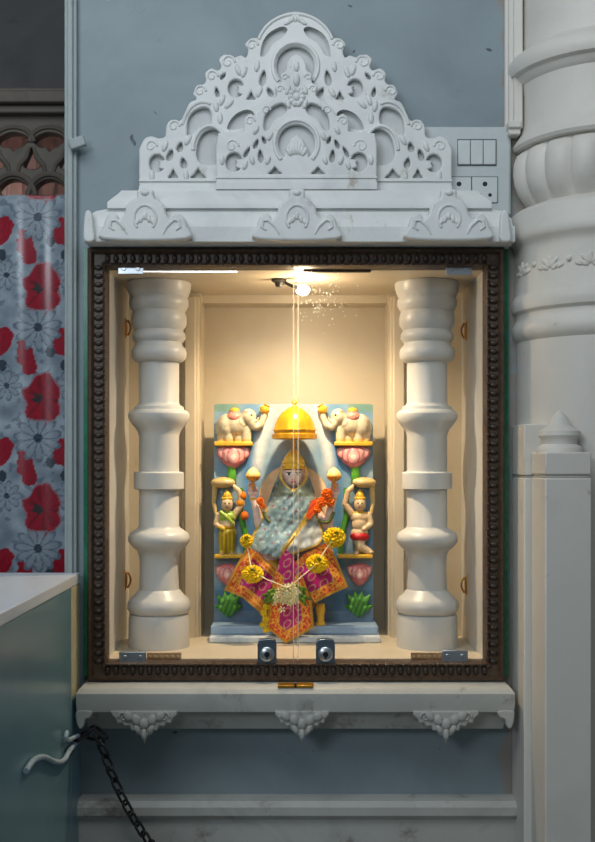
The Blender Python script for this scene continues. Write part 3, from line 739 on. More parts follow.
cpart('shaft', [(344, 86.5), (360, 86), (500, 86), (829, 86)])
bm = BM()
for th in range(-165, 0, 26):                       # fans of leaves carved on the band
    t0 = math.radians(th); R0 = 88 * S
    for a in (-64, -32, 0, 32, 64):
        for f, w0 in ((.55, 1), (1, .7)):
            an = math.radians(a); du, dz = math.sin(an) * .022 * f, (math.cos(an) * 1.1 - .5) * .021 * f
            q = t0 + du / R0; p = (QX + R0 * math.cos(q), R0 * math.sin(q), Z_(277, 0) + dz)
            rot = Matrix.Rotation(q + PI / 2, 3, 'Z') @ Matrix.Rotation(an, 3, 'Y')
            ell(bm, p, (.0045 * w0, .0032, .0095 * w0), 2, rot)
    p = (QX + R0 * math.cos(t0 + .113 * 2), R0 * math.sin(t0 + .113 * 2), Z_(272, 0)); ell(bm, p, (.005, .005, .005), 2)
link('foliage_carving', bm, M['column'], t)
GZ0, GZ1 = Z_(478, -.1), Z_(475.5, -.1)
XA = X_(512, 0)
bm = BM(); zt = Z_(424, -.099)
box(bm, XA, .45, -.099, -.0006, GZ1, zt); box(bm, XA + .003, .449, -.096, -.0006, GZ0, GZ1); box(bm, XA, .45, -.099, -.0006, 0, GZ0)
link('side_pilaster', bm, M['column'], t, bevel=.003)
XB = .3935; g0, g1 = Z_(478, -.2), Z_(475, -.2); zt = Z_(452, -.2)
bm = BM(); box(bm, XB, .466, -.2, -.08, g1, zt); box(bm, XB + .003, .463, -.197, -.08, g0, g1); box(bm, XB, .466, -.2, -.08, 0, g0)
link('pedestal_post', bm, M['column'], t, bevel=.003)
bm = BM(); c = ((XB + .466) / 2, -.1425)
lathe(bm, c, [(.036, zt), (.036, zt + .006), (.034, zt + .010), (.028, zt + .013), (.029, zt + .020), (.034, zt + .027), (.033, zt + .034), (.024, zt + .040), (.017, zt + .045), (.013, zt + .056), (.006, zt + .064), (.001, zt + .068)], 40)
link('finial', bm, M['column'], t)

# ================================================================== THE IDOL
u = kk(.215)                                     # metres per photo unit at the idol
GOLD, CREAM, SKIN = lin((226, 172, 40)), lin((226, 206, 168)), lin((238, 196, 170))
PINK, LPINK, LEAF, DLEAF = lin((226, 132, 132)), lin((240, 186, 176)), lin((96, 172, 50)), lin((48, 118, 36))
SKY, SKYD, WHITE = lin((150, 176, 190)), lin((70, 130, 178)), lin((228, 230, 226))
BLK = lin((24, 18, 18))
BZ0 = FZ
t = thing('idol_plinth', (0, .23, FZ), 'pale blue two-step marble plinth under the idol', 'plinth')
zs1, zs2 = ZH - .326, ZH - .309
bm = BM(); box(bm, X_(209, .165), X_(381, .165), .165, .30, FZ, zs1); link('lower_step', bm, M['paint'], t, bevel=.003); 
bm = BM(); box(bm, X_(210.5, .185), X_(378.5, .185), .185, .30, zs1, zs2); link('upper_step', bm, M['paint'], t, bevel=.003)
for ch, cc in zip(list(t.children), (lin((214, 222, 228)), lin((150, 176, 204)))):
    a = ch.data.color_attributes.new('Col', 'FLOAT_COLOR', 'POINT'); a.data.foreach_set('color', [x for _ in ch.data.vertices for x in (*cc, 1)])

RY = .245
rel = thing('relief_panel', P(293.5, 622, RY), 'painted blue relief panel with elephants, lotuses and two attendants', 'relief')
def stream(px, py):                               # white water poured from the pots
    q = abs(px - 293.5)
    mid = 27 + 10 * sstep(410, 475, py)
    return max(0, 1 - abs(q - mid) / 8) * sstep(404, 412, py) * (1 - sstep(462, 486, py))
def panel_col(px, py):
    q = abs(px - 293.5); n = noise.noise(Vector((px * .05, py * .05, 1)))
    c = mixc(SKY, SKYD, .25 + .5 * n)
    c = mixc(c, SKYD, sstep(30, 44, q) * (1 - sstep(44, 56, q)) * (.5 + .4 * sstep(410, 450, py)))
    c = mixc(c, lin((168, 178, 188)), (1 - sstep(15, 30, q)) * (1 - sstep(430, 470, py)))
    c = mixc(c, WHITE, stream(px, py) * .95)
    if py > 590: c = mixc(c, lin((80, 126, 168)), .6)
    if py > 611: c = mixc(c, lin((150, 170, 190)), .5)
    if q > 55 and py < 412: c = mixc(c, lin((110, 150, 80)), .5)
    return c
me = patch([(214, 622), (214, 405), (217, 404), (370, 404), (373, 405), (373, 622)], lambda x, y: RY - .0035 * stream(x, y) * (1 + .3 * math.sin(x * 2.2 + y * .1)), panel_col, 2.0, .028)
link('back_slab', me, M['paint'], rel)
me = patch([(293.5 + 35 * math.cos(a), 500 - 36 * math.sin(a)) for a in [2 * PI * i / 48 for i in range(48)]], lambda x, y: RY - .006, lambda x, y: mixc(lin((238, 206, 164)), GOLD, .4 if math.hypot(x - 293.5, (y - 500) * .97) > 33.5 else 0), 2.5, .006)
link('halo', me, M['paint'], rel, label='cream round halo')

def R(px, py, dy=0): return P(px, py, RY - dy)
for s in (-1, 1):
    q = lambda x: 293.5 + s * (x)          # x = distance from the middle
    # elephant facing the middle
    el = [('s', R(q(58), 424, .006), (14 * u, .018, 12 * u)), ('s', R(q(67), 426, .006), (9.5 * u, .017, 12.5 * u)), ('s', R(q(45), 417, .010), (8 * u, .015, 8.5 * u)), ('s', R(q(50), 419, .014), (4.5 * u, .007, 7 * u))]
    for lx in (47, 55, 65, 72): el.append(('c', [R(q(lx), 428, .008 if lx in (47, 65) else .002), R(q(lx), 441, .009 if lx in (47, 65) else .003)], [5.2 * u, 4.8 * u]))
    el.append(('c', [R(q(43), 420, .012), R(q(38), 427, .013), R(q(33), 425, .013), R(q(29.5), 416, .012), R(q(29), 411, .012)], [5.6 * u, 4.4 * u, 3.6 * u, 3 * u, 2.5 * u]))
    el.append(('c', [R(q(42), 423, .018), R(q(37), 421, .02), R(q(35), 418, .02)], [1.3 * u, 1.2 * u, .8 * u]))
    el.append(('c', [R(q(75), 420, .006), R(q(77.5), 427, .006), R(q(77.5), 434, .006)], [1.4 * u, 1.1 * u, 1 * u]))
    me = blob(el, .0013, 3)
    def ecol(px, py, co, s=s):
        d = s * (px - 293.5); c = mixc(lin((222, 208, 176)), lin((176, 166, 140)), .35 + .6 * noise.noise(Vector((px * .3, py * .3, 2))))
        if math.hypot(d - 42, py - 415) < 1.1: c = BLK
        if 46 < d < 56 and abs(math.hypot(d - 49, (py - 419) * .7) - 5.2) < .7: c = mixc(c, lin((120, 104, 86)), .6)
        if py > 439: c = mixc(c, GOLD, .6)
        return c
    e = link('elephant', colorize(me, ecol), M['paint'], rel)
    bl = blob([('s', R(q(59), 417, .011), (8 * u, .0145, 6 * u)), ('s', R(q(59), 411, .008), (5.5 * u, .012, 3.5 * u))], .0012, 3)
    def bcol(px, py, co, s=s):
        d = abs(s * (px - 293.5) - 59)
        if py < 411: return GOLD
        if d > 6.6 or py > 421: return GOLD
        return mixc(lin((218, 110, 104)), lin((240, 170, 150)), .5 + .8 * noise.noise(Vector((px * .6, py * .6, 1))))
    link('saddle_cloth', colorize(bl, bcol), M['paint'], e)
    bm = BM(); c = R(q(28.5), 409, .012); prf = [(1.5, -5.5), (3.4, -4.5), (5.2, -1.5), (5.2, .5), (3.2, 2.6), (2.6, 3.2), (4, 4.4), (3.4, 4.8)]
    lathe(bm, (0, 0), [(r * u, z * u) for r, z in prf], 24)
    bmesh.ops.rotate(bm, cent=(0, 0, 0), matrix=roty(28 * -s), verts=bm.verts); bmesh.ops.translate(bm, vec=c, verts=bm.verts)
    link('water_pot', bm, M['gold_paint'], e)
    # ledges, lotuses, stems
    for y0, y1, xa, xb, dd in ((441.5, 446, 41, 79.5, .022), (554.5, 558.5, 44, 79.5, .026)):
        bm = BM(); a, b = sorted((q(xa), q(xb))); pbox(bm, a, b, y0, y1, RY - dd, RY + .001)
        link('gold_ledge', bm, M['gold_paint'], rel, bevel=.002)
    for cx, cy, w_, h_ in ((60, 456, 17, 11), (66, 574, 12.5, 10)):
        pr = [('s', R(q(cx), cy - 4, .004), (w_ * 1.02 * u, .016, h_ * .68 * u)), ('s', R(q(cx), cy + 1, .004), (w_ * .78 * u, .017, h_ * .9 * u)), ('s', R(q(cx), cy + 2, .006), (w_ * .5 * u, .017, h_ * 1.0 * u))]
        for a in (-2, -1, 0, 1, 2): pr.append(('s', R(q(cx + a * w_ * .36), cy - .5 - 1.0 * abs(a), .016 - .003 * abs(a)), (w_ * .25 * u, .006, h_ * (.8 - .1 * abs(a)) * u), roty(a * -12 * -s)))
        me = blob(pr, .0012, 2)
        def lcol(px, py, co, cx=cx, cy=cy, w_=w_, s=s):
            d = s * (px - 293.5) - cx; c = PINK; w0 = w_ / 17
            for ox, oy, rr in ((-11, -4, 6), (11, -4, 6), (-5.5, -1, 7), (5.5, -1, 7), (0, 0, 7.5)):
                e = math.hypot((d - ox * w0) / (rr * w0 * .9), (py - cy - oy * w0) / (rr * w0 * 1.15))
                if e < 1: c = mixc(LPINK, PINK, e * e * .8) if e < .84 else lin((206, 104, 112))
            if math.hypot(d, (py - cy - 1)) < 2.6 * w0: c = lin((250, 214, 200))
            return c
        link('pink_lotus', colorize(me, lcol), M['paint'], rel)
    bm = BM(); tube(bm, [R(q(61), 464, .006), R(q(62), 474, .006), R(q(62), 483, .004)], [4 * u, 4.5 * u, 5 * u], 12); me = colorize(mesh_of(bm), lambda px, py, co: mixc(LEAF, DLEAF, sstep(474, 482, py)))
    link('lotus_stem', me, M['paint'], rel)
    pr = []
    for i, (a, ln) in enumerate(((-62, 15), (-38, 18), (-14, 17), (14, 17), (38, 18), (62, 15))):
        an = math.radians(a); b0 = (65, 616); mid = (b0[0] + math.sin(an) * ln * .55, b0[1] - math.cos(an) * ln * .9 - 2); tip = (b0[0] + math.sin(an) * ln * 1.0, b0[1] - math.cos(an) * ln * 1.4 + abs(a) * .03 - 2)
        pr.append(('c', [R(q(b0[0]), b0[1], .006), R(q(mid[0]), mid[1], .014), R(q(tip[0]), tip[1], .012)], [2 * u, 4 * u, 1.2 * u]))
    me = blob(pr, .0012, 2)
    link('leaf_cluster', colorize(me, lambda px, py, co: mixc(LEAF, DLEAF, .5 + .5 * math.sin(px * 1.3 + py * .5) + .3 * sstep(600, 618, py))), M['paint'], rel)
    bm = BM(); tube(bm, [R(q(47), 556, .006), R(q(48), 535, .006), R(q(53), 515, .005), R(q(52), 488, .004)], [2.6 * u, 3 * u, 3.2 * u, 2 * u], 10)
    link('side_stem', colorize(mesh_of(bm), lambda px, py, co: mixc(LEAF, DLEAF, .4 + .5 * noise.noise(Vector((px * .3, py * .1, 0))))), M['paint'], rel)
    # attendant figure
    hx = 66.5
    body = [('s', R(q(hx), 504, .016), (5.2 * u, .0105, 6.4 * u)), ('c', [R(q(hx), 508, .012), R(q(hx), 512, .011)], [2.6 * u, 3 * u]),
            ('s', R(q(hx), 517, .011), (8.6 * u, .011, 5.5 * u)), ('s', R(q(hx - .3), 524, .012), (6.8 * u, .011, 7 * u)), ('s', R(q(hx - .6), 533, .011), (7.6 * u, .012, 5.5 * u)),
            # raised arm to the tray, other arm bent at the waist
            ('c', [R(q(hx - 8), 514, .012), R(q(hx - 15), 504, .014), R(q(hx - 12), 491, .016), R(q(hx - 6), 486, .016)], [3 * u, 2.6 * u, 2.2 * u, 2 * u]),
            ('c', [R(q(hx + 8), 515, .011), R(q(hx + 11), 524, .014), R(q(hx + 4), 529, .022)], [3 * u, 2.5 * u, 2 * u])]
    if s < 0:
        body += [('c', [R(q(hx - 3), 535, .012), R(q(hx - 4), 546, .014), R(q(hx - 4), 555, .012)], [5 * u, 3.6 * u, 2.6 * u]), ('c', [R(q(hx + 3), 535, .012), R(q(hx + 4), 546, .012), R(q(hx + 4), 555, .012)], [5 * u, 3.6 * u, 2.6 * u])]
        feet = ((-5, 553), (5, 553))
    else:
        body += [('c', [R(q(hx - 2), 536, .012), R(q(hx + 1), 547, .018), R(q(hx + 10), 552, .018)], [5.2 * u, 4 * u, 2.6 * u]), ('c', [R(q(hx + 2), 536, .010), R(q(hx - 1), 546, .010), R(q(hx - 2), 555, .010)], [5 * u, 3.4 * u, 2.6 * u])]
        feet = ((11, 552), (-4, 553.5))
    for fx, fy in feet: body.append(('s', R(q(hx + fx), fy, .018), (2.6 * u, .008, 1.7 * u)))
    body = [(p[0], p[1], tuple(v * 1.17 for v in p[2])) if p[0] == 's' else (p[0], p[1], [v * 1.22 for v in p[2]]) for p in body]
    for i in range(4): body.append(('c', [R(q(hx - 6 + i * 1.6), 486, .018), R(q(hx - 5.6 + i * 1.6), 482.5, .018)], [.7 * u, .55 * u]))
    body.append(('s', R(q(hx), 504.8, .0285), (.9 * u, .0022, 1.6 * u)))
    me = blob(body, .00115, 2)
    def acol(px, py, co, s=s, hx=hx):
        d = s * (px - 293.5) - hx; front = co.y < RY - .018
        c = mixc(lin((226, 198, 158)), lin((206, 176, 132)), .4 + .5 * noise.noise(Vector((px * .4, py * .4, 2))))
        if py < 511 and abs(d) < 6:
            if math.hypot((abs(d) - 2.1), (py - 503.4) * 1.6) < 1.0: c = BLK
            if abs(d) < 1.7 and abs(py - 507.6) < .55: c = lin((190, 60, 60))
            if py < 499.6: c = BLK
            return c
        if s < 0:
            if 511.5 < py < 521 and abs(d) < 7.5: c = lin((150, 178, 60))
            if py > 526 and py < 553 and abs(d) < 11: c = mixc(lin((206, 178, 28)), lin((150, 124, 20)), .4 + .5 * math.sin(d * 1.6))
            if abs(py - 527) < .8: c = GOLD
        else:
            if 511.5 < py < 513.5 and abs(d) < 7: c = GOLD
            if py > 541 and abs(d) < 9 and py < 548: c = mixc(lin((222, 200, 168)), lin((190, 168, 130)), .5 + .5 * math.sin(d * 1.5))
        return c
    fig = link('attendant', colorize(me, acol), M['paint'], rel, label='standing attendant in yellow skirt' if s < 0 else 'standing attendant with red sash')
    bm = BM(); c = R(q(hx), 499.5, .014); lathe(bm, (c.x, c.y), [(5.8 * u, c.z), (6 * u, c.z + 1.5 * u), (4.4 * u, c.z + 3 * u), (4.6 * u, c.z + 4 * u), (3.2 * u, c.z + 7 * u), (1.2 * u, c.z + 9.5 * u), (.3 * u, c.z + 10.5 * u)], 20); link('crown', bm, M['gold_paint'], fig)
    me = blob([('s', R(q(hx + 4), 482.5, .013), (12.5 * u, .016, 5.4 * u)), ('s', R(q(hx - 3), 482.5, .016), (5 * u, .010, 4 * u)), ('c', [R(q(hx + 12), 486, .010), R(q(hx + 13), 503, .008), R(q(hx + 11), 514, .009)], [3 * u, 2.4 * u, 2 * u])], .0013, 3)
    link('offering_tray', colorize(me, lambda px, py, co: mixc(lin((222, 184, 104)), lin((196, 176, 130)), .5 + noise.noise(Vector((px * .25, py * .25, 5))))), M['paint'], fig)
    if s > 0:
        me = blob([('s', R(q(hx - .5), 536.5, .014), (10 * u, .0155, 5.4 * u))], .0012, 2)
        link('red_sash', colorize(me, lambda px, py, co: GOLD if py < 532 or py > 540.6 else lin((196, 22, 26))), M['paint'], fig)
    else:
        me = blob([('c', [R(q(hx + 6), 512, .021), R(q(hx), 517, .024), R(q(hx - 6), 524, .022)], [2 * u, 2.2 * u, 1.6 * u])], .0012, 2)
        link('green_scarf', colorize(me, lambda px, py, co: lin((166, 190, 66))), M['paint'], fig)
        for fx, fy, c in ((51, 496, lin((244, 134, 20))), (53, 503, lin((240, 160, 30))), (49, 516, lin((232, 120, 24)))):
            me = blob([('s', R(q(fx), fy, .014), (4.3 * u, .008, 4.8 * u))], .0013, 1); link('orange_blossom', colorize(me, lambda px, py, co, c=c: mixc(c, lin((150, 60, 10)), .3 + .5 * noise.noise(Vector((px, py, 0))))), M['petal'], rel)

# ---- the goddess
idol = thing('goddess_idol', (X_(293.5, .2), .2, zs2), 'seated goddess idol in silver veil and magenta brocade skirt', 'idol')
TY = .205
def G(px, py, dy=0): return P(px, py, TY - dy)
body = [('s', G(293.5, 474.5, .004), (11 * u, .021, 13 * u)), ('s', G(293.5, 480, .006), (8.6 * u, .019, 8.6 * u)), ('c', [G(293.5, 484, 0), G(293.5, 494, 0)], [5 * u, 5.5 * u]),
        ('s', G(293.5, 502, 0), (17 * u, .021, 9 * u)), ('s', G(293.5, 518, .001), (15 * u, .023, 15 * u)), ('s', G(293.5, 542, .002), (22 * u, .028, 12 * u)),
        # folded legs and lap
        ('c', [G(287, 548, .002), G(262, 556, .014), G(276, 572, .020)], [11 * u, 10 * u, 8 * u]), ('c', [G(300, 548, .002), G(324, 554, .014), G(308, 572, .020)], [11 * u, 10 * u, 8 * u]),
        ('s', G(293.5, 590, 0), (24 * u, .018, 33 * u)), ('s', G(293.5, 484, .0245), (0.1 * u, .001, .1 * u)),
        ('s', G(293.5, 477.5, .024), (1.5 * u, .004, 3.2 * u))]
for s in (-1, 1):
    q = lambda x: 293.5 + s * x
    body += [('s', G(q(11), 477, 0), (1.6 * u, .005, 3.6 * u)),
             ('c', [G(q(15), 501, 0), G(q(27), 519, .004), G(q(34), 527, .008), G(q(37), 510, .014), G(q(41), 497, .016)], [5.5 * u, 5.2 * u, 4.8 * u, 4 * u, 3 * u]),
             ('s', G(q(41.5), 492, .017), (4.2 * u, .0065, 5 * u))]
    for i in range(4):
        bx = q(38.4 + i * 2.1)
        body.append(('c', [G(bx, 489, .018), G(bx + s * .3, 485.5 - (.8 if i in (1, 2) else 0), .021), G(bx - s * .1, 483.5 - (.8 if i in (1, 2) else 0), .026)], [1.15 * u, 1.0 * u, .85 * u]))
    body.append(('c', [G(q(38), 494, .02), G(q(36.2), 490.5, .024), G(q(37), 487.6, .027)], [1.3 * u, 1.1 * u, .9 * u]))
me = blob(body, .00105, 2)
def gcol(px, py, co):
    d = px - 293.5; f = co.y < TY - .012
    c = mixc(lin((246, 220, 208)), lin((236, 198, 184)), .4 + .3 * noise.noise(Vector((px * .2, py * .2, 2))))
    if abs(d) < 12 and py < 488 and f:
        ad = abs(d)
        if math.hypot((ad - 4.6) / 1.0, (py - 474.2) / .52) < 2.6: c = lin((250, 246, 240))
        if math.hypot(ad - 4.5, py - 474.2) < 1.25: c = BLK
        if abs(py - 472.7 + .12 * (ad - 4.6) ** 2 * .6) < .5 and 1.8 < ad < 7.6: c = BLK
        if abs(py - 470.2 + .8 * (1 - ((ad - 5) / 4) ** 2)) < .55 and 2 < ad < 8.2: c = lin((60, 36, 30))
        if math.hypot(d / 1.0, (py - 467.8) / 1.5) < 1: c = lin((190, 20, 30))
        if math.hypot(d / 3.0, (py - 482.0) / 1.05) < 1: c = lin((196, 50, 62))
        if math.hypot(ad - 1.2, py - 479.6) < .55: c = lin((160, 90, 80))
        if 5.5 < ad < 9 and 476 < py < 481: c = mixc(c, lin((238, 160, 150)), .4)
    if 30 < abs(d) and py < 492: c = mixc(c, lin((206, 96, 108)), .45 if py > 488 else .15)
    if 30 < abs(d) and abs(py - 499) < 1.2: c = GOLD
    if py > 560: c = lin((210, 160, 60))
    return c
bd = link('body', colorize(me, gcol), M['paint'], idol)
bm = BM(); c = G(293.5, 468, .002)
lathe(bm, (c.x, c.y), [(12.4 * u, c.z - 1 * u), (12.8 * u, c.z + 2 * u), (11.4 * u, c.z + 4 * u), (11.6 * u, c.z + 6 * u), (9.6 * u, c.z + 8.5 * u), (9.4 * u, c.z + 10 * u), (6.4 * u, c.z + 14 * u), (3 * u, c.z + 17.5 * u), (2.6 * u, c.z + 18.4 * u), (.3 * u, c.z + 20 * u)], 32, lambda a, z: 1 + .03 * math.sin(a * 12))
link('crown', bm, M['gold_paint'], idol)
for s in (-1, 1):                                   # lotus buds held in the raised hands
    q = 293.5 + s * 40.5; bm = BM(); c = G(q, 482, .026)
    lathe(bm, (c.x, c.y), [(.9 * u, c.z - 8 * u), (1.2 * u, c.z), (5 * u, c.z + 2 * u), (7 * u, c.z + 5.5 * u), (6.4 * u, c.z + 8.5 * u), (4 * u, c.z + 12 * u), (.4 * u, c.z + 14.5 * u)], 32, lambda a, z: 1 + .1 * abs(math.sin(a * 4)))
    me = colorize(mesh_of(bm), lambda px, py, co: mixc(lin((236, 176, 40)), lin((214, 100, 30)), .35 + .5 * math.sin(px * 2) * math.sin(py * 2)) if py > 474 else lin((240, 214, 140)))
    link('lotus_bud', me, M['paint'], idol)

# ---- clothes
SIL, SILD, HEM = lin((152, 178, 182)), lin((116, 144, 152)), lin((204, 164, 48))
def edge_d(poly, x, y):
    best = 1e9
    for (a, b), (c, d) in zip(poly, poly[1:] + poly[:1]):
        l2 = (c - a) ** 2 + (d - b) ** 2 or 1e-9; t_ = max(0, min(1, ((x - a) * (c - a) + (y - b) * (d - b)) / l2))
        best = min(best, math.hypot(x - a - t_ * (c - a), y - b - t_ * (d - b)))
    return best
def torso_y(x, y):
    hw = 15 + 33 * sstep(480, 552, y) ** 1.1
    b = TY + .006 - .036 * math.sqrt(max(.0, 1 - min(1, abs(x - 293.5) / (hw + 3)) ** 2)) - .014 * sstep(520, 550, y)
    return b
def silver(poly, x, y):
    n = noise.noise(Vector((x * .09, y * .09, 7))); c = mixc(SIL, SILD, .4 + 1.1 * n)
    m = noise.noise(Vector((x * .35, y * .35, 3)))
    if m > .38: c = mixc(c, lin((214, 224, 222)), .6)
    # small printed sprigs
    gx, gy = (x + y * .35) / 12.5, (y - x * .25) / 12.5
    if math.hypot(gx - round(gx), gy - round(gy)) < .13: c = mixc(c, lin((150, 84, 104)), .75)
    return c
veil = smooth_line([(281, 468), (283, 464.5), (281.5, 474), (285, 483), (293.5, 489), (302, 483), (305.5, 474), (304, 464.5), (306.5, 468), (312, 484), (316, 500), (312, 512), (300, 528), (286, 548), (282, 558), (264, 554), (247, 548), (256, 528), (266, 508), (270, 496), (275, 482)], 3)
def veil_y(x, y):
    b = torso_y(x, y) - .003
    if y < 492:
        f = 1 - sstep(484, 494, y); face = TY - .004 - .023 * math.sqrt(max(0, 1 - min(1, abs(x - 293.5) / 15.5) ** 2))
        b = b * (1 - f) + face * f
    return b - .0045 * noise.noise(Vector(((x * .75 + y * .6) * .16, (y * .75 - x * .6) * .045, 2))) - .0012 * noise.noise(Vector((x * .22, y * .2, 8)))
def veil_c(x, y):
    # gold hem around the face and down the slanting front edge
    d = min(edge_d([(281, 468), (282, 476), (285, 483), (293.5, 489), (302, 483), (305, 476), (306.5, 468), (302, 483), (293.5, 489), (285, 483)], x, y) if y < 492 else 99,
            edge_d([(316, 500), (312, 512), (300, 528), (284, 550), (282, 558), (284, 550), (300, 528)], x, y), edge_d([(247, 548), (256, 528), (266, 508), (256, 528)], x, y) * 1.1)
    if d < 2.6: return mixc(HEM, lin((236, 210, 120)), .4 + noise.noise(Vector((x, y, 0))))
    if y < 497: return mixc(lin((128, 140, 122)), lin((98, 116, 110)), .5 + noise.noise(Vector((x * .2, y * .2, 0))))
    return silver(None, x, y)
link('veil', patch(veil, veil_y, veil_c, 1.15, .0016), M['silk'], idol)
lap = smooth_line([(313, 510), (318, 518), (323, 534), (318, 545), (300, 552), (286, 556), (286, 549), (300, 529)], 3)
def lap_c(x, y):
    if edge_d(lap, x, y) < 1.8: return HEM
    n = noise.noise(Vector((x * .16, y * .16, 11))); return mixc(lin((196, 198, 192)), lin((132, 138, 140)), .5 + 1.2 * n)
link('lap_cloth', patch(lap, lambda x, y: torso_y(x, y) - .001 - .003 * noise.noise(Vector((x * .14, y * .14, 11))), lap_c, 1.2, .0016), M['silk'], idol)

MAG, ORG_, RDK, GLD = lin((196, 20, 124)), lin((238, 104, 34)), lin((172, 34, 38)), lin((222, 170, 48))
def flap(name, poly, lower, upper, yfn, label=None):
    """brocade flap: gold edge, plaited orange border, magenta field with gold vine"""
    def fc(x, y):
        d = edge_d(lower, x, y); d2 = edge_d(upper, x, y)
        if d < 2.6: return mixc(GLD, lin((170, 110, 30)), .5 + .5 * math.sin(x * 2.4 + y * 1.7))
        if d < 11 or d2 < 7.5:
            dd = d if d < 11 else d2 + 2.5
            w1 = math.sin((x - y) * .62); w2 = math.sin((x + y) * .62)
            if abs(dd - 6.8 - 2.6 * w1) < .85 or abs(dd - 6.8 + 2.6 * w2) < .85: return lin((238, 176, 62))
            if abs(dd - 10.4) < .6: return GLD
            return mixc(RDK, ORG_, .5 + .5 * math.sin(x * 1.1) * math.sin(y * 1.1) + (.35 if d2 < 7.5 else 0))
        if abs(math.hypot(((x * .9) % 11) - 5.5, ((y * .9 + x * .4) % 11) - 5.5) - 3.3) < .5: return lin((198, 150, 130))
        n = noise.noise(Vector((x * .3, y * .3, 4)))
        return mixc(MAG, lin((146, 16, 100)), .4 + n)
    return link(name, patch(poly, yfn, fc, 1.0, .0022), M['cloth'], idol)
PLY = .163
lf = [(247, 546), (236, 566), (224, 590), (243, 598), (263, 615), (268, 596), (277, 571), (262, 556)]
flap('skirt_flap', lf, [(247, 546), (236, 566), (224, 590), (243, 598), (263, 615), (243, 598), (224, 590), (236, 566)], [(247, 546), (262, 556), (277, 571), (262, 556)],
     lambda x, y: PLY + .012 - .010 * math.sin((x - 224) / 52 * PI * .8) - .002 * math.sin((x + y) * .25))
rf = [(292, 564), (306, 553), (328, 542), (338, 562), (348, 587), (332, 594), (315, 603), (305, 585)]
flap('skirt_flap', rf, [(328, 542), (338, 562), (348, 587), (332, 594), (315, 603), (332, 594), (348, 587), (338, 562)], [(292, 564), (306, 553), (328, 542), (306, 553)],
     lambda x, y: PLY + .012 - .010 * math.sin((348 - x) / 56 * PI * .8) - .002 * math.sin((x - y) * .25))
cf = [(284, 550), (279, 562), (273, 582), (270, 604), (267, 629), (276, 635), (285.5, 643.5), (298, 637), (314, 627), (312, 605), (305, 582), (294, 560), (290, 552)]
flap('skirt_flap', cf, [(273, 582), (270, 604), (267, 629), (285.5, 643.5), (314, 627), (312, 605), (305, 582), (312, 605), (314, 627), (285.5, 643.5), (267, 629), (270, 604)], [(999, 999), (998, 999)],
     lambda x, y: PLY - .004 - .008 * sstep(575, 640, y) * 0 - .003 * math.cos((x - 289) * .32) - .003)
for q in (267, 320.5):
    bm = BM(); lathe(bm, (X_(q, .195), .195), [(5.2 * u, zs2 + .0005), (5.5 * u, zs2 + .003), (3.6 * u, zs2 + .008), (3.8 * u, zs2 + .02), (5 * u, zs2 + .03), (4 * u, zs2 + .042)], 20); link('seat_leg', bm, M['gold_paint'], idol)
# orange flower tassels tucked at the arms
def ruffle(c, r, n, colA, colB, seed=1, pr=.3):
    """marigold head: rings of small ruffled petals"""
    rnd = random.Random(seed); bm = BM(); ga = PI * (3 - 5 ** .5)
    ell(bm, c, tuple(x * .8 for x in r), 2)
    for i in range(n):
        z = 1 - 2 * (i + .5) / n; rr = math.sqrt(1 - z * z); a = i * ga
        d = Vector((rr * math.cos(a), z, rr * math.sin(a)))
        p = Vector(c) + Vector((d.x * r[0] * .82, d.y * r[1] * .82, d.z * r[2] * .82))
        q = d.to_track_quat('Z', 'Y').to_matrix() @ Matrix.Rotation(rnd.uniform(0, PI), 3, 'Z')
        ell(bm, p, (r[0] * pr * .9, r[0] * pr * .45, r[0] * pr), 1, q)
    C0 = Vector(c)
    return colorize(mesh_of(bm), lambda px, py, co: mixc(colB, colA, sstep(.55, .95, math.sqrt(sum(((co[i] - C0[i]) / r[i]) ** 2 for i in range(3))))))
OA, OB, YA, YB = lin((248, 122, 20)), lin((214, 80, 10)), lin((252, 212, 20)), lin((232, 172, 10))
for (fx, fy, r) in ((327, 494, 5.5), (322, 502, 5), (330, 502, 4.5), (318, 509, 4), (260, 501, 3.6), (262, 506, 3)):
    c = P(fx, fy, TY - .028); link('orange_blossom', ruffle(c, (r * u, r * u * .7, r * u), 50, OA, OB, int(fx)), M['petal'], idol)
ribbon = [(312, 500), (319, 498), (316, 512), (309, 520), (306, 516)]
link('orange_ribbon', patch(ribbon, lambda x, y: torso_y(x, y) - .008, lambda x, y: mixc(lin((236, 92, 20)), lin((190, 60, 14)), .5 + .5 * math.sin(x + y)), 1.2, .002), M['cloth'], idol)
for (pp) in ([(318, 520, .02), (328, 522, .022), (334, 512, .022)], [(264, 512, .015), (266, 518, .018), (270, 522, .02)]):
    bm = BM(); tube(bm, smooth_line([tuple(P(a, b, TY - d - .004)) for a, b, d in pp], 5, False), 1.8 * u, 8); link('green_ribbon', colorize(mesh_of(bm), lambda px, py, co: lin((88, 98, 40))), M['cloth'], idol)

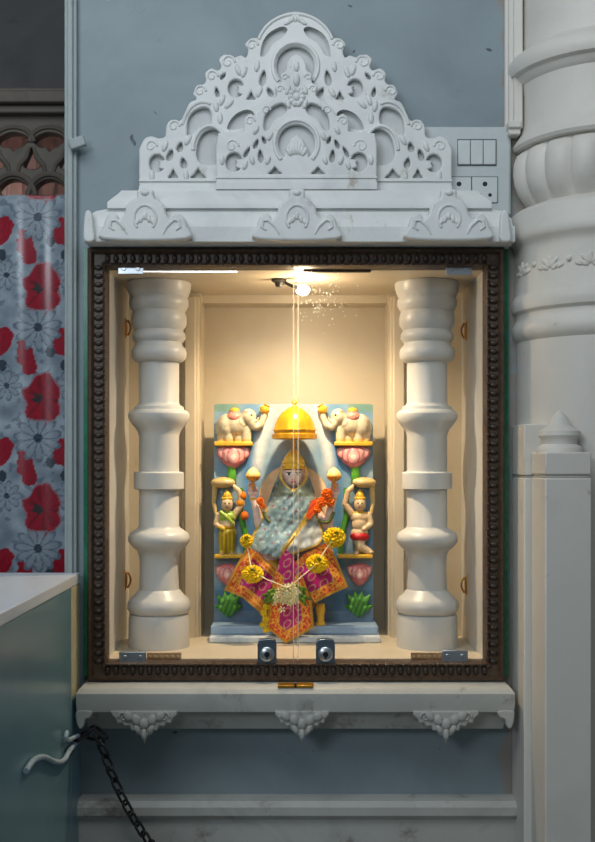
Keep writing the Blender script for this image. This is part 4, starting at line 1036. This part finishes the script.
# ---- garland
GYy = .134
gar = thing('flower_garland', P(288, 596, GYy), 'flower garland with yellow marigolds and cream blossoms across the idol lap', 'garland')
for (fx, fy, rx, ry, Y) in ((334.5, 537.5, 12, 10.5, .150), (317, 563.5, 12, 9.5, .145), (252.5, 574, 12, 9, .145), (246.5, 541, 7, 7.5, .152)):
    Y -= .008; c = P(fx, fy, Y); m_ = link('marigold', ruffle(c, (rx * u * .86, .010, ry * u * .86), 90, YA, YB, int(fx)), M['petal'], gar, label='yellow marigold')
    bm = BM(); e = P(fx + (2 if fx > 300 else 0), fy - ry * .45, Y - .011)
    for i in range(5): ell(bm, e + Vector((.0028 * math.cos(i * 1.26), 0, .002 * math.sin(i * 1.26))), (.002, .0018, .0018), 1)
    link('calyx', colorize(mesh_of(bm), lambda px, py, co: lin((112, 124, 30))), M['petal'], m_)
th = [(246.5, 541, .150), (249, 556, .148), (252.5, 569, .136), (262, 577, .138), (276, 583, .136), (288, 587, .134), (300, 578, .136), (317, 563, .135), (324, 552, .143), (332, 541, .140)]
bm = BM(); tube(bm, smooth_line([tuple(P(a[0], a[1], a[2] - .008)) for a in th], 4, False), .0011, 6); link('thread', bm, M['thread'], gar)
rnd = random.Random(11); bm = BM()
for i in range(46):
    a = rnd.uniform(0, 2 * PI); d = math.sqrt(rnd.random()); c = P(286 + 13 * d * math.cos(a), 594 + 12 * d * math.sin(a) + (5 if math.cos(a) < 0 else 0) * d, .139 - .012 * (1 - d))
    for j in range(5):
        an = j * 1.257 + a; ell(bm, c + Vector((.0042 * math.cos(an), -.001, .0042 * math.sin(an))), (.0036, .0014, .0019), 1, roty(-math.degrees(an)))
link('cream_blossoms', colorize(mesh_of(bm), lambda px, py, co: mixc(lin((240, 234, 190)), lin((206, 196, 110)), .4 + noise.noise(Vector((px * .5, py * .5, 1))))), M['petal'], gar, label='bunch of cream white blossoms')
for sx in (-1, 1):
    pr = []
    for i in range(8):
        x0, y0 = 286 + sx * (9 + rnd.random() * 4), 584 + rnd.random() * 14; ln = 9 + rnd.random() * 7; an = math.radians(60 + rnd.random() * 50) if sx < 0 else math.radians(40 + rnd.random() * 60)
        pr.append(('c', [P(x0, y0, .140), P(x0 + sx * ln * .5 * math.sin(an), y0 + ln * .3, .136), P(x0 + sx * ln * .9 * math.sin(an), y0 + ln * abs(math.cos(an)) + 3, .139)], [1.0 * u, 2.1 * u, .7 * u]))
    link('green_leaves', colorize(blob(pr, .0012, 1), lambda px, py, co: mixc(lin((120, 150, 48)), lin((60, 92, 24)), .5 + noise.noise(Vector((px * .4, py * .4, 1))))), M['petal'], gar, label='green leaf tuft')
for i, (fx, fy) in enumerate(((266, 607), (263.5, 613), (265.5, 619), (263, 625), (266, 630))):
    link('trailing_blossom', ruffle(P(fx, fy, .142), (3.2 * u, .005, 3.2 * u), 26, YA, lin((130, 140, 30)), i), M['petal'], gar)

# ---- gold canopy over the idol
c = P(294.5, 437, .190); uu = kk(.19)
t = thing('gold_canopy', c, 'polished gold dome canopy above the idol head', 'canopy')
bm = BM(); lathe(bm, (c.x, c.y), [(r * uu, Z_(y, .19)) for y, r in ((439.5, 20.5), (438.5, 22), (434.5, 22), (433.8, 20.6), (433, 20.4), (430, 21.4), (428.5, 20.6), (424, 19.6), (418, 17), (413, 13), (409, 8), (407, 4), (406.3, 3.4))], 64, lambda a, z: 1 + (.018 * math.cos(a * 24) if z < Z_(433.9, .19) else 0)); link('dome', bm, M['gold'], t)
bm = BM(); lathe(bm, (c.x, c.y), [(r * uu, Z_(y, .19)) for y, r in ((407, 3), (405, 1.6), (403, 3), (401, 2.4), (399, .3))], 20); link('finial', bm, M['gold'], t)
bm = BM(); tube(bm, [(c.x, c.y, Z_(404, .19)), (c.x, c.y + .03, Z_(404, .19) + .004), (c.x, RY - .0022, Z_(408, RY))], .0018, 8); link('support_rod', bm, M['gold'], t)
bm = BM(); lathe(bm, (c.x, c.y), [(.5 * uu, Z_(438, .19)), (1.2 * uu, Z_(441, .19)), (.4 * uu, Z_(444, .19)), (1.6 * uu, Z_(446, .19)), (.3 * uu, Z_(448, .19))], 14); link('drop_bead', bm, M['gold'], t)

# ================================================================== LIGHT, CAMERA
def lamp(name, kind, loc, energy, color, **k):
    l = bpy.data.lights.new(name, kind); l.energy = energy; l.color = color
    for a, v in k.items(): setattr(l, a, v)
    o = bpy.data.objects.new(name, l); C.objects.link(o); o.location = loc; return o
sp = lamp('niche_spot_light', 'SPOT', LP + Vector((0, 0, -.012)), 13, (1, .76, .48), shadow_soft_size=.01, spot_size=math.radians(148), spot_blend=1)
sp.rotation_euler = (P(294, 600, .20) - sp.location).to_track_quat('-Z', 'Y').to_euler()
lamp('niche_glow_light', 'POINT', LP + Vector((0, -.002, -.013)), 1.15, (1, .74, .45), shadow_soft_size=.01)
o = lamp('room_ceiling_panel', 'AREA', (-.25, -1.15, 2.72), 12.5, (.88, .95, 1), shape='RECTANGLE', size=1.7, size_y=.7)
o.rotation_euler = (Vector((0, 0, 1.75)) - o.location).to_track_quat('-Z', 'Y').to_euler()
o = lamp('room_daylight', 'AREA', (-1.28, -3.0, 2.34), 15, (.80, .91, 1), shape='RECTANGLE', size=.8, size_y=.5)
o.rotation_euler = (Vector((0, 0, 1.5)) - o.location).to_track_quat('-Z', 'Y').to_euler()
lamp('drape_fill_light', 'POINT', (-.62, .46, 1.98), 1.0, (1, .9, .86), shadow_soft_size=.05)  # added unseen fill, makes the pink drape glow through the screen
w_ = bpy.data.worlds.new('room'); bpy.context.scene.world = w_; w_.use_nodes = True
bgn = w_.node_tree.nodes['Background']; bgn.inputs['Color'].default_value = (.68, .8, .88, 1); bgn.inputs['Strength'].default_value = .13
cam = bpy.data.cameras.new('camera'); co = bpy.data.objects.new('camera', cam); C.objects.link(co)
co.location = (0, -D, ZH); co.rotation_euler = (PI / 2, 0, 0)
cam.sensor_fit = 'VERTICAL'; cam.sensor_height = 24; cam.lens = 24 * (D / S) / 842
cam.shift_x = (297.5 - VX) / 842; cam.shift_y = (VY - 421) / 842; cam.clip_start = .02
sc = bpy.context.scene; sc.camera = co
sc.view_settings.view_transform = 'Standard'; sc.view_settings.look = 'None'; sc.view_settings.gamma = 1; sc.view_settings.exposure = 0; sc.view_settings.use_curve_mapping = False
